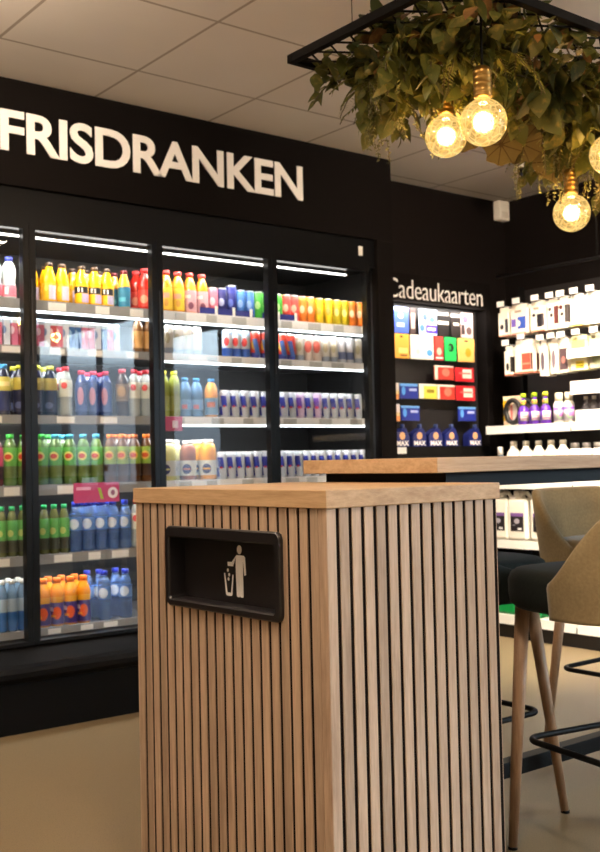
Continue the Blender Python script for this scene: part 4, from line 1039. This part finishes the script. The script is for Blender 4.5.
# row of white bottles on the shelf below
zs2 = RS[1] + .0025
JW = plain('white_jug_plastic', srgb(240, 234, 220), .4)
std('small_bottle', [(.024, 0), (.027, .004), (.027, .10), (.014, .125), (.014, .15)], clearish('blue_fluid', srgb(110, 160, 206), .8), (4.845, 4.246, zs2), 'small blue fluid bottle with white cap left of the jugs', 'bottle', None, [('cap', [(.017, .15), (.017, .19), (.014, .2)], PAPER, (0, 0, 0))])
for i, y in enumerate((4.150, 4.056, 3.964, 3.875, 3.791)):
    std('white_jug', [(.040, 0), (.044, .006), (.044, .135), (.038, .165), (.020, .190), (.018, .205)], JW, (4.852, y, zs2), 'white round shouldered jug below the middle shelf, %s from left' % ORD[i + 1], 'bottle', 'white jugs', [('cap', [(.0195, .203), (.0195, .226), (.017, .23)], JW, (0, 0, 0))])
GT = plain('grey_cap', srgb(110, 104, 100), .4)
GLB = art('grey_label', srgb(232, 226, 214), [('r', -.03, .03, .09, .10, srgb(60, 54, 52), .5)], 'u', .4)
for i, y in enumerate((3.705, 3.628, 3.551, 3.474, 3.397)):
    std('spray_can', [(.033, 0), (.035, .004), (.035, .165), (.026, .178)], GLB, (4.847, y, zs2), 'white spray can with grey top, %s from left, under the tray' % ORD[i + 1], 'spray can', 'white spray cans', [('cap', [(.024, .176), (.024, .205), (.020, .21)], GT, (0, 0, 0))])
# jerrycans
def jerrycan(y, z, mat, capmat, label, group, lab_=None, h=.285, w=.148, d=.11):
    j = tag(empty('jerrycan', (4.822 + d / 2, y, z)), label, 'jerrycan', group)
    bm = bmesh.new(); box(bm, -d / 2, d / 2, -w / 2, w / 2, 0, h * .85, bevel=.016)
    box(bm, -d / 2 + .01, d / 2 - .01, w / 2 - .066, w / 2 - .012, h * .80, h * .91, bevel=.010)
    bm_obj('body', bm, mat, j)
    bm = bmesh.new()
    tube(bm, [(0, w / 2 - .05, h * .86), (0, w / 2 - .075, h * .93), (0, 0, h * .965), (0, -w / 2 + .035, h * .95), (0, -w / 2 + .016, h * .88), (0, -w / 2 + .014, h * .76)], .012, 10)
    bm_obj('handle', bm, mat, j)
    bm = bmesh.new(); lathe(bm, [(.021, h * .89), (.021, h * .985), (.018, h)], 18, (0, w / 2 - .038, 0)); bm_obj('cap', bm, capmat, j)
    if lab_:
        bm = bmesh.new(); box(bm, -d / 2 - .0012, -d / 2 - .0002, -.050, .046, .052, .158); bm_obj('label', bm, lab_, j)
JLAB = art('jerry_label', srgb(34, 28, 32), [('r', -.05, .05, .138, .16, srgb(120, 84, 150)), ('e', -.02, .02, .095, .125, srgb(170, 166, 176)), ('r', -.036, -.006, .060, .072, srgb(226, 226, 226)), ('r', .012, .03, .085, .09, srgb(150, 150, 160))], 'yz', .4)
zs3 = RS[2] + .0025
for y, l in ((4.260, 'white jerrycan with black label, first on its shelf, beside the bin'), (4.117, 'white jerrycan with black label, second on its shelf'), (3.950, 'white jerrycan with black label, third, beside the olive stool'), (3.78, 'white jerrycan with black label, fourth, behind the olive stool')):
    jerrycan(y, zs3, JW, JW, l, 'white jerrycans', JLAB)
GREENP = plain('green_plastic', srgb(14, 130, 62), .35)
zs4 = RS[3] + .0025
for y, l in ((4.225, 'green jerrycan on the lowest shelf, left one'), (4.035, 'green jerrycan on the lowest shelf, right one with white sticker')):
    jerrycan(y, zs4, GREENP, GREENP, l, 'green jerrycans', None, h=.27, w=.15)
BP = art('blue_pack', srgb(40, 66, 150), [('r', -.07, -.01, .02, .12, srgb(190, 200, 226)), ('r', .0, .05, .05, .09, srgb(90, 130, 206)), ('r', -.08, .08, .0, .02, srgb(26, 30, 60))], 'yz', .4)
for i, y in enumerate((3.80, 3.645, 3.49)):
    bm = bmesh.new(); box(bm, 0, .12, -.072, .072, 0, .19, bevel=.004); box(bm, .02, .10, -.02, .02, .188, .205, bevel=.003)
    o = bm_obj('wipes_pack', bm, BP, loc=(4.83, y, zs4)); tag(o, 'blue and white carton on the lowest shelf, %s from left' % ORD[i + 1], 'package', 'blue cartons on the lowest shelf')
# light over the wall shelving
area('shelving_wash', (4.15, 3.35, 2.62), (.62, .12, -1), .25, 1.1, 18, (1.0, .84, .64), math.radians(80))
area('shelving_spot', (3.98, 2.55, 2.63), (.85, 1.2, -1.55), .2, .2, 22, (1.0, .86, .68), math.radians(75))

for z, p in ((RS[0], 5.0), (RS[1], 7.0), (RS[2], 5.0)):
    area('unit_shelf_lamp', (4.813, 3.45, z - .030), (.22, 0, -1), 0.02, 1.7, p, (1.0, .92, .80))
# ------------------------------------------------------------------ ceiling camera and corner sensor
dc = tag(empty('dome_camera', (4.60, 3.80, H - .001)), 'small white security camera with black dome on the ceiling', 'security camera')
bm = bmesh.new(); lathe(bm, [(.045, -.045), (.055, -.040), (.058, 0)], 26); bm_obj('base', bm, WHITE, dc)
bm = bmesh.new(); sphere(bm, (0, 0, -.048), .042); bm_obj('dome', bm, plain('smoked_dome', srgb(14, 14, 16), .08), dc)
sn = tag(empty('alarm_sensor', (5.195, 4.49, 2.57)), 'white rectangular alarm sensor high in the dark corner', 'sensor')
bm = bmesh.new(); box(bm, -.048, .048, -.028, .028, 0, .125, bevel=.008); bm_obj('housing', bm, plain('sensor_white', srgb(240, 234, 222), .5), sn)
bm = bmesh.new(); box(bm, -.03, .03, -.031, -.027, .018, .055, bevel=.0015); bm_obj('lens', bm, plain('sensor_lens', srgb(222, 214, 200), .35), sn)
# ------------------------------------------------------------------ hanging plant frame with pendant bulbs
FZ = 2.25
pf = tag(empty('hanging_plant_frame', (2.80, 2.105, FZ)), 'black steel hanging frame with diamond mesh carrying the plants', 'hanging frame')
FX0, FX1, FY0, FY1 = 1.90, 3.75, 1.764, 2.447
wbox('frame', pf, [(FX0, FX1, FY0, FY0 + .022, FZ - .012, FZ + .014), (FX0, FX1, FY1 - .022, FY1, FZ - .012, FZ + .014), (FX0, FX0 + .022, FY0 + .022, FY1 - .022, FZ - .012, FZ + .014), (FX1 - .022, FX1, FY0 + .022, FY1 - .022, FZ - .012, FZ + .014)], plain('matt_black_frame', srgb(9, 7, 7), .7, spec=.06), .002)
bm = bmesh.new()
sp = .105
def clipseg(c, sgn):
    """line y = sgn * .62 * x + c clipped to the frame"""
    pts = []
    x0, x1, y0, y1 = FX0 + .02 - 2.8, FX1 - .02 - 2.8, FY0 + .02 - 2.105, FY1 - .02 - 2.105
    k = sgn * .62
    xa, xb = sorted(((y0 - c) / k, (y1 - c) / k))
    xa, xb = max(xa, x0), min(xb, x1)
    return (xa, k * xa + c, xb, k * xb + c) if xb > xa + .02 else None
for sg in (-1, 1):
    cc = -2.0
    while cc < 2.0:
        s = clipseg(cc, sg)
        if s:
            tube(bm, [(s[0], s[1], .002 * sg), (s[2], s[3], .002 * sg)], .0032, 6)
        cc += .085
bm_obj('mesh_grid', bm, BLKMETAL, pf)
for x in (FX0 + .25, FX1 - .25):
    for y in (FY0 + .011, FY1 - .011):
        bm = bmesh.new(); tube(bm, [(x - 2.8, y - 2.105, .014), (x - 2.8, y - 2.105, H - FZ - .001)], .0015, 6); bm_obj('suspension_wire', bm, BLKMETAL, pf)

rnd = random.Random(11)
def rv(a): return rnd.uniform(-a, a)
def leafmat(name, c1, c2, c3, rough=.5):
    w = N(name)
    n1 = w.noise(7, 2); n2 = w.noise(40, 3)
    c = w.mix(n1, c1, c2); r = w.n('ShaderNodeValToRGB'); w.l(n2, r.inputs[0]); r.color_ramp.elements[0].position = .52; r.color_ramp.elements[1].position = .75
    c = w.mix(r.outputs[0], c, c3)
    b = w.bsdf(c, rough, 0, .35); t = w.n('ShaderNodeBsdfTranslucent'); w.l(c, t.inputs[0])
    ms = w.n('ShaderNodeMixShader'); ms.inputs[0].default_value = .3; w.l(b.outputs[0], ms.inputs[1]); w.l(t.outputs[0], ms.inputs[2]); w.l(ms.outputs[0], w.out.inputs['Surface'])
    return w.m
IVY = leafmat('ivy_leaf', srgb(64, 74, 34), srgb(98, 100, 46), srgb(136, 124, 62))
DARKL = leafmat('dark_broad_leaf', srgb(46, 58, 32), srgb(84, 90, 44), srgb(124, 112, 56))
FERN = leafmat('fern_leaf', srgb(92, 104, 44), srgb(126, 128, 60), srgb(150, 140, 72))
PALE = leafmat('pale_sprig', srgb(122, 128, 92), srgb(150, 150, 108), srgb(172, 166, 120))
MOSS = leafmat('yellow_green_sprig', srgb(110, 118, 40), srgb(140, 140, 52), srgb(160, 150, 70))
STEM = plain('plant_stem', srgb(74, 66, 38), .6)
def veined():
    w = N('veined_round_leaf')
    x = w.xyz('UV')
    u = w.math('SUBTRACT', x[0], .5); v = w.math('SUBTRACT', x[1], .5)
    ang = w.math('ARCTAN2', v, u); rad = w.math('SQRT', w.math('ADD', w.math('MULTIPLY', u, u), w.math('MULTIPLY', v, v)))
    rip = w.math('ABSOLUTE', w.math('SINE', w.math('MULTIPLY', ang, 4.5)))
    vein = w.math('LESS_THAN', w.math('MULTIPLY', rip, rad), .055)
    n = w.noise(18, 3)
    c = w.mix(n, srgb(82, 74, 44), srgb(110, 98, 60)); c = w.mix(w.math('MULTIPLY', vein, .9), c, srgb(64, 48, 26))
    b = w.bsdf(c, .55, 0, .3); t = w.n('ShaderNodeBsdfTranslucent'); w.l(c, t.inputs[0])
    ms = w.n('ShaderNodeMixShader'); ms.inputs[0].default_value = .3; w.l(b.outputs[0], ms.inputs[1]); w.l(t.outputs[0], ms.inputs[2]); w.l(ms.outputs[0], w.out.inputs['Surface'])
    return w.m
VEIN = veined()

def leaf(bm, base, d, nrm, L, Wd, kind='oval', curl=.25, fold=.18, mi=0):
    d = Vector(d).normalized(); s = d.cross(Vector(nrm))
    if s.length < 1e-3: s = d.cross(Vector((1, .3, .2)))
    s.normalize(); n = s.cross(d).normalized()
    prof = {'oval': (.02, .62, .95, 1.0, .82, .5, .03), 'heart': (.35, .95, 1.0, .86, .62, .32, .02), 'narrow': (.05, .7, 1, .95, .75, .4, .02)}[kind]
    m = len(prof); cols = []
    for i, w in enumerate(prof):
        t = i / (m - 1)
        tt = t if kind != 'heart' else t - .12 * (i == 0)
        p = Vector(base) + d * L * tt - n * curl * L * t * t
        hw = Wd / 2 * w
        cols.append((bm.verts.new(p + s * hw + n * fold * hw), bm.verts.new(p), bm.verts.new(p - s * hw + n * fold * hw)))
    for A, B in zip(cols, cols[1:]):
        for k in (0, 1):
            f = bm.faces.new((A[k], A[k + 1], B[k + 1], B[k])); f.smooth = True; f.material_index = mi
def round_leaf(bm, c, nrm, R, rot=0.0):
    nrm = Vector(nrm).normalized(); a = nrm.cross(Vector((0, 0, 1))).normalized(); b = nrm.cross(a).normalized()
    uvl = bm.loops.layers.uv.verify()
    n = 32; cv = bm.verts.new(Vector(c) - nrm * R * .10); rings = []
    for q in (.35, .7, 1.0):
        ring_ = []
        for k in range(n):
            t = 2 * PI * k / n + rot
            r = R * q * (1 + (.05 * math.sin(t * 9 + .6) if q == 1 else 0)) * (1 - .12 * (math.cos(t - rot) > .97))
            ring_.append((bm.verts.new(Vector(c) + a * r * math.cos(t) + b * r * math.sin(t) + nrm * (R * .10 * (q - 1) + (R * .05 * math.sin(t * 5) if q == 1 else 0))), (.5 + .5 * q * math.cos(t), .5 + .5 * q * math.sin(t))))
        rings.append(ring_)
    def face_(vs):
        f = bm.faces.new([v[0] for v in vs]); f.smooth = True
        for l, v in zip(f.loops, vs): l[uvl].uv = v[1]
    for k in range(n):
        face_([(cv, (.5, .5)), rings[0][k], rings[0][(k + 1) % n]])
        for A, B in zip(rings, rings[1:]):
            face_([A[k], B[k], B[(k + 1) % n], A[(k + 1) % n]])
def path(p0, d0, L, n, sag):
    pts = [Vector(p0)]; d = Vector(d0).normalized()
    for i in range(n):
        d = (d + Vector((rv(.25), rv(.25), -sag + rv(.12)))).normalized(); pts.append(pts[-1] + d * L / n)
    return pts
def vine_plant(name, label, anchor, nv, L, leafL, mat, group, kind='heart', spread=1.0, dens=9, sag=.35, cat='plant', rat=.8):
    a = Vector(anchor)
    t = tag(empty(name, a), label, cat, group)
    bs, bf = bmesh.new(), bmesh.new()
    for v in range(nv):
        an = rnd.uniform(0, 2 * PI)
        p = path((rv(.09) * spread, rv(.09) * spread, rv(.01)), (math.cos(an) * spread, math.sin(an) * spread, rv(.3)), L * rnd.uniform(.7, 1.15), 9, sag)
        tube(bs, p, .0022, 5)
        for i in range(dens):
            q = 1 + (len(p) - 2) * (i + rnd.random() * .8) / dens
            k = min(int(q), len(p) - 2); b = p[k].lerp(p[k + 1], q - k); dd = (p[k + 1] - p[k])
            out = Vector((rv(1), rv(1), rv(.7) - .35)) + dd.normalized() * .6
            s_ = rnd.uniform(.7, 1.2)
            leaf(bf, b, out, (rv(.6), rv(.6), 1), leafL * s_, leafL * s_ * rat, kind, rnd.uniform(.1, .45), rnd.uniform(.05, .3))
    bm_obj('stems', bs, STEM, t); bm_obj('foliage', bf, mat, t)
    return t
def fern_plant(name, label, anchor, nf, L, mat, group, lw=.030, dirs=None, sag=.18, n=16):
    a = Vector(anchor); t = tag(empty(name, a), label, 'fern' if 'fern' in name else 'plant', group)
    bs, bf = bmesh.new(), bmesh.new()
    for v in range(nf):
        an = rnd.uniform(0, 2 * PI) if dirs is None else dirs[v % len(dirs)] + rv(.3)
        p = path((rv(.03), rv(.03), 0), (math.cos(an), math.sin(an), rnd.uniform(-.5, .1)), L * rnd.uniform(.75, 1.15), n, sag * .6)
        tube(bs, p, .0014, 4)
        for i in range(1, len(p) - 1):
            d = (p[i + 1] - p[i]).normalized(); s = d.cross(Vector((0, 0, 1)))
            if s.length < .1: s = Vector((math.sin(an), -math.cos(an), 0))
            s.normalize(); q = i / len(p); l = lw * (1.15 - q) * (1 if q > .12 else .6) * 1.3
            for sg in (-1, 1):
                leaf(bf, p[i], s * sg + d * .45, (0, 0, 1), l, l * .3, 'narrow', .2, .05)
    bm_obj('stems', bs, STEM, t); bm_obj('foliage', bf, mat, t)
    return t
def sprig_plant(name, label, anchor, nf, L, mat, group, leafL=.012, sag=.2, n=22, rat=.5, down=-.4):
    a = Vector(anchor); t = tag(empty(name, a), label, 'plant', group)
    bs, bf = bmesh.new(), bmesh.new()
    for v in range(nf):
        an = rnd.uniform(0, 2 * PI)
        p = path((rv(.05), rv(.05), 0), (math.cos(an), math.sin(an), down + rv(.4)), L * rnd.uniform(.6, 1.2), n, sag)
        tube(bs, p, .0010, 4)
        for i in range(2, len(p)):
            for q in range(3):
                leaf(bf, p[i], (rv(1), rv(1), rv(1)), (rv(1), rv(1), 1), leafL * rnd.uniform(.7, 1.4), leafL * rat, 'oval', .2, .1)
    bm_obj('stems', bs, STEM, t); bm_obj('foliage', bf, mat, t)
    return t
zc = FZ - .03
vine_plant('ivy_plant', 'ivy at the free left end of the frame, small leaf dangling', (2.08, 2.33, zc), 5, .15, .045, IVY, 'ivy bunches', sag=.22, dens=7)
vine_plant('ivy_plant', 'ivy bunch on the left half, over the far frame bar', (2.27, 2.36, zc), 8, .17, .055, IVY, 'ivy bunches')
vine_plant('ivy_plant', 'ivy bunch left of the nearest pair of bulbs', (2.10, 2.10, zc), 8, .17, .055, IVY, 'ivy bunches')
vine_plant('ivy_plant', 'ivy bunch directly above the nearest bulb', (2.20, 1.95, zc), 7, .13, .055, IVY, 'ivy bunches')
vine_plant('ivy_plant', 'ivy bunch between the bulb pair and the brown round leaves', (2.50, 2.22, zc), 8, .19, .058, IVY, 'ivy bunches')
vine_plant('ivy_plant', 'ivy bunch at the right edge, above the rightmost bulb', (2.86, 2.06, zc), 9, .20, .058, IVY, 'ivy bunches')
vine_plant('ivy_plant', 'ivy bunch above the lowest bulb', (3.04, 2.30, zc), 8, .22, .060, IVY, 'ivy bunches')
vine_plant('ivy_plant', 'ivy bunch leaving the picture at the far right', (3.30, 2.2, zc), 8, .26, .062, IVY, 'ivy bunches')
vine_plant('broad_leaf_plant', 'dark broad leaved plant rising over the left frame bar', (1.985, 2.05, FZ + .02), 3, .12, .085, DARKL, 'broad leaved plants', dens=3, sag=-.08)
vine_plant('broad_leaf_plant', 'dark broad leaved plant hanging at the frame middle left', (2.22, 2.24, zc), 5, .15, .080, DARKL, 'broad leaved plants', kind='oval', dens=4)
vine_plant('broad_leaf_plant', 'dark broad leaved plant above the bulb pair', (2.38, 2.04, zc), 6, .14, .090, DARKL, 'broad leaved plants', kind='oval', dens=5)
vine_plant('broad_leaf_plant', 'dark broad leaved plant with pointed leaf near the brown leaves', (2.64, 2.04, zc), 6, .16, .090, DARKL, 'broad leaved plants', kind='oval', dens=5)
vine_plant('broad_leaf_plant', 'dark broad leaved plant at the right end above the lowest bulb', (2.98, 2.12, zc), 6, .22, .095, DARKL, 'broad leaved plants', kind='oval', dens=5)
fern_plant('fern_plant', 'fern with drooping fronds at the left end of the plants', (2.12, 2.31, zc - .02), 9, .19, FERN, 'ferns')
fern_plant('fern_plant', 'fern hanging between frame corner and bulb pair', (2.20, 2.20, zc - .02), 9, .22, FERN, 'ferns')
fern_plant('fern_plant', 'fern above the nearest bulb cord', (2.28, 1.95, zc - .01), 8, .18, FERN, 'ferns')
fern_plant('fern_plant', 'fern in front of the left bulb socket', (2.14, 1.97, zc - .02), 8, .18, FERN, 'ferns')
fern_plant('fern_plant', 'fern right of the brown round leaves', (2.80, 2.24, zc - .02), 9, .24, FERN, 'ferns')
fern_plant('fern_plant', 'fern beside the lowest bulb socket at right', (3.10, 2.12, zc - .03), 12, .38, FERN, 'ferns', sag=.3)
sprig_plant('sprig_plant', 'pale feathery sprig hanging lowest at the left', (2.22, 2.36, zc), 12, .25, PALE, 'pale feathery sprigs')
sprig_plant('sprig_plant', 'pale feathery sprig beside the brown round leaves', (2.86, 2.32, zc), 9, .30, PALE, 'pale feathery sprigs', down=-1.2)
sprig_plant('sprig_plant', 'pale feathery sprig at the right edge below the ivy', (3.12, 2.2, zc), 14, .36, PALE, 'pale feathery sprigs', down=-1.0)
sprig_plant('moss_sprig', 'yellow green sprig between the two nearest bulb sockets', (2.36, 2.12, zc), 14, .17, MOSS, None, leafL=.016, rat=.7, down=-.6)
# one dense leafy mat lying on the mesh itself
mt = tag(empty('leaf_mat', (2.75, 2.1, FZ)), 'dense mat of small artificial leaves lying in the frame mesh', 'plant')
bfs = [bmesh.new() for _ in range(4)]
for i in range(2700):
    x = rnd.uniform(1.97, 3.70) - 2.75; y = rnd.uniform(FY0 + (.03 if x < -.2 else .16 if i % 4 else .05), FY1 - .02) - 2.1
    q = rnd.choice((0, 0, 0, 1, 1, 2, 3))
    s_ = rnd.uniform(.028, .062) * (1.25 if q == 1 else .8 if q == 2 else 1)
    leaf(bfs[q], (x, y, rv(.045) - .01), (rv(1), rv(1), rv(.5) - .25), (rv(.5), rv(.5), 1), s_, s_ * (.75 if q != 2 else .4), rnd.choice(('heart', 'oval')) if q != 2 else 'narrow', .25, .15)
BROWNL = leafmat('dried_brown_leaf', srgb(84, 62, 36), srgb(120, 90, 52), srgb(146, 116, 70))
for q, m_ in enumerate((IVY, DARKL, FERN, BROWNL)):
    fo = bm_obj('foliage', bfs[q], m_, mt)
    if q == 3: fo['label'] = 'dried brown leaves among the green ones'
# begonia like plant with big round veined leaves
bg_ = tag(empty('round_leaf_plant', (2.62, 2.25, zc - .03)), 'plant with large brown round veined leaves right of the bulb pair', 'plant')
for (dx, dy, dz, R, nx, ny, nz, rot) in ((-.030, -.02, -.130, .066, -.62, -.74, -.15, .4), (.095, .0, -.105, .070, -.45, -.75, -.65, 1.7), (.05, .02, -.08, .06, -.6, -.4, -.7, 2.6), (-.12, .05, -.08, .07, -.5, -.7, -.5, .9), (.30, .03, -.12, .075, -.7, -.6, -.3, 1.2)):
    bm = bmesh.new(); round_leaf(bm, (dx, dy, dz), (nx, ny, nz), R, rot); bm_obj('leaf', bm, VEIN, bg_)
    bm = bmesh.new(); tube(bm, path((dx * .3, dy * .3, .0), (dx, dy, dz), math.sqrt(dx * dx + dy * dy + dz * dz) * .8, 5, .05), .002, 5); bm_obj('stalk', bm, STEM, bg_)

# pendant bulbs
def bulb_mat():
    w = N('crackled_amber_globe')
    v = w.n('ShaderNodeTexVoronoi', feature='DISTANCE_TO_EDGE'); v.inputs['Scale'].default_value = 42; w.l(w.coord(), v.inputs['Vector'])
    n = w.noise(30, 4)
    r = w.n('ShaderNodeValToRGB'); w.l(n, r.inputs[0]); r.color_ramp.elements[0].position = .38; r.color_ramp.elements[1].position = .66
    crack = w.math('LESS_THAN', v.outputs['Distance'], .07)
    fac = w.math('MULTIPLY_ADD', r.outputs[0], .42, w.math('MULTIPLY_ADD', crack, .4, .14))
    e = w.n('ShaderNodeEmission'); e.inputs[0].default_value = (1, .66, .22, 1); e.inputs[1].default_value = 1.45
    t = w.n('ShaderNodeBsdfTransparent'); t.inputs[0].default_value = (1, .86, .58, 1)
    g = w.n('ShaderNodeBsdfGlossy'); g.inputs['Roughness'].default_value = .12; g.inputs[0].default_value = (1, .86, .62, 1)
    m1 = w.n('ShaderNodeMixShader'); w.l(fac, m1.inputs[0]); w.l(t.outputs[0], m1.inputs[1]); w.l(e.outputs[0], m1.inputs[2])
    m2 = w.n('ShaderNodeMixShader'); m2.inputs[0].default_value = .12; w.l(m1.outputs[0], m2.inputs[1]); w.l(g.outputs[0], m2.inputs[2]); w.l(m2.outputs[0], w.out.inputs['Surface'])
    return w.m
GLOBE = bulb_mat()
FIL = emis('warm_filament', (1, .74, .36, 1), 18.0)
GOLD = plain('gold_socket', srgb(190, 150, 84), .32, 1.0)
BULBS = [((2.123, 1.888, 1.955), 'nearest amber globe bulb hanging from gold socket, upper of the pair'), ((2.285, 2.18, 2.02), 'amber globe bulb behind and left of the nearest bulb'),
         ((2.93, 2.225, 1.882), 'lowest amber globe bulb, hanging alone at right'), ((2.812, 1.985, 2.004), 'amber globe bulb cut off by the right edge')]
for (x, y, z), l in BULBS:
    b = tag(empty('pendant_lamp', (x, y, z)), l, 'pendant lamp', 'pendant globe bulbs')
    bm = bmesh.new()
    prof = []
    R = .0625
    for i in range(21):
        a = -PI / 2 + (PI * .88) * i / 20
        prof.append((max(R * math.cos(a), .0005), R * math.sin(a)))
    prof.append((.019, .067))
    lathe(bm, prof, 32, capt=False)
    bm_obj('globe', bm, GLOBE, b)
    bm = bmesh.new(); sphere(bm, (0, 0, 0), .019, nu=14, nv=10, sz=1.1); bm_obj('filament', bm, FIL, b)
    bm = bmesh.new()
    pr = [(.021, .064), (.024, .068), (.024, .076)]
    for k in range(4):
        zz = .076 + .016 * k; pr += [(.0215, zz + .001), (.0245, zz + .004), (.0245, zz + .013), (.0215, zz + .016)]
    pr += [(.020, .146), (.008, .152)]
    lathe(bm, pr, 24); bm_obj('socket', bm, GOLD, b)
    bm = bmesh.new(); tube(bm, [(0, 0, .150), (0, 0, FZ - z)], .0032, 8); bm_obj('cord', bm, BLKMETAL, b)
    point('bulb_light', (x, y, z), 13.0, (1.0, .62, .28), .03)
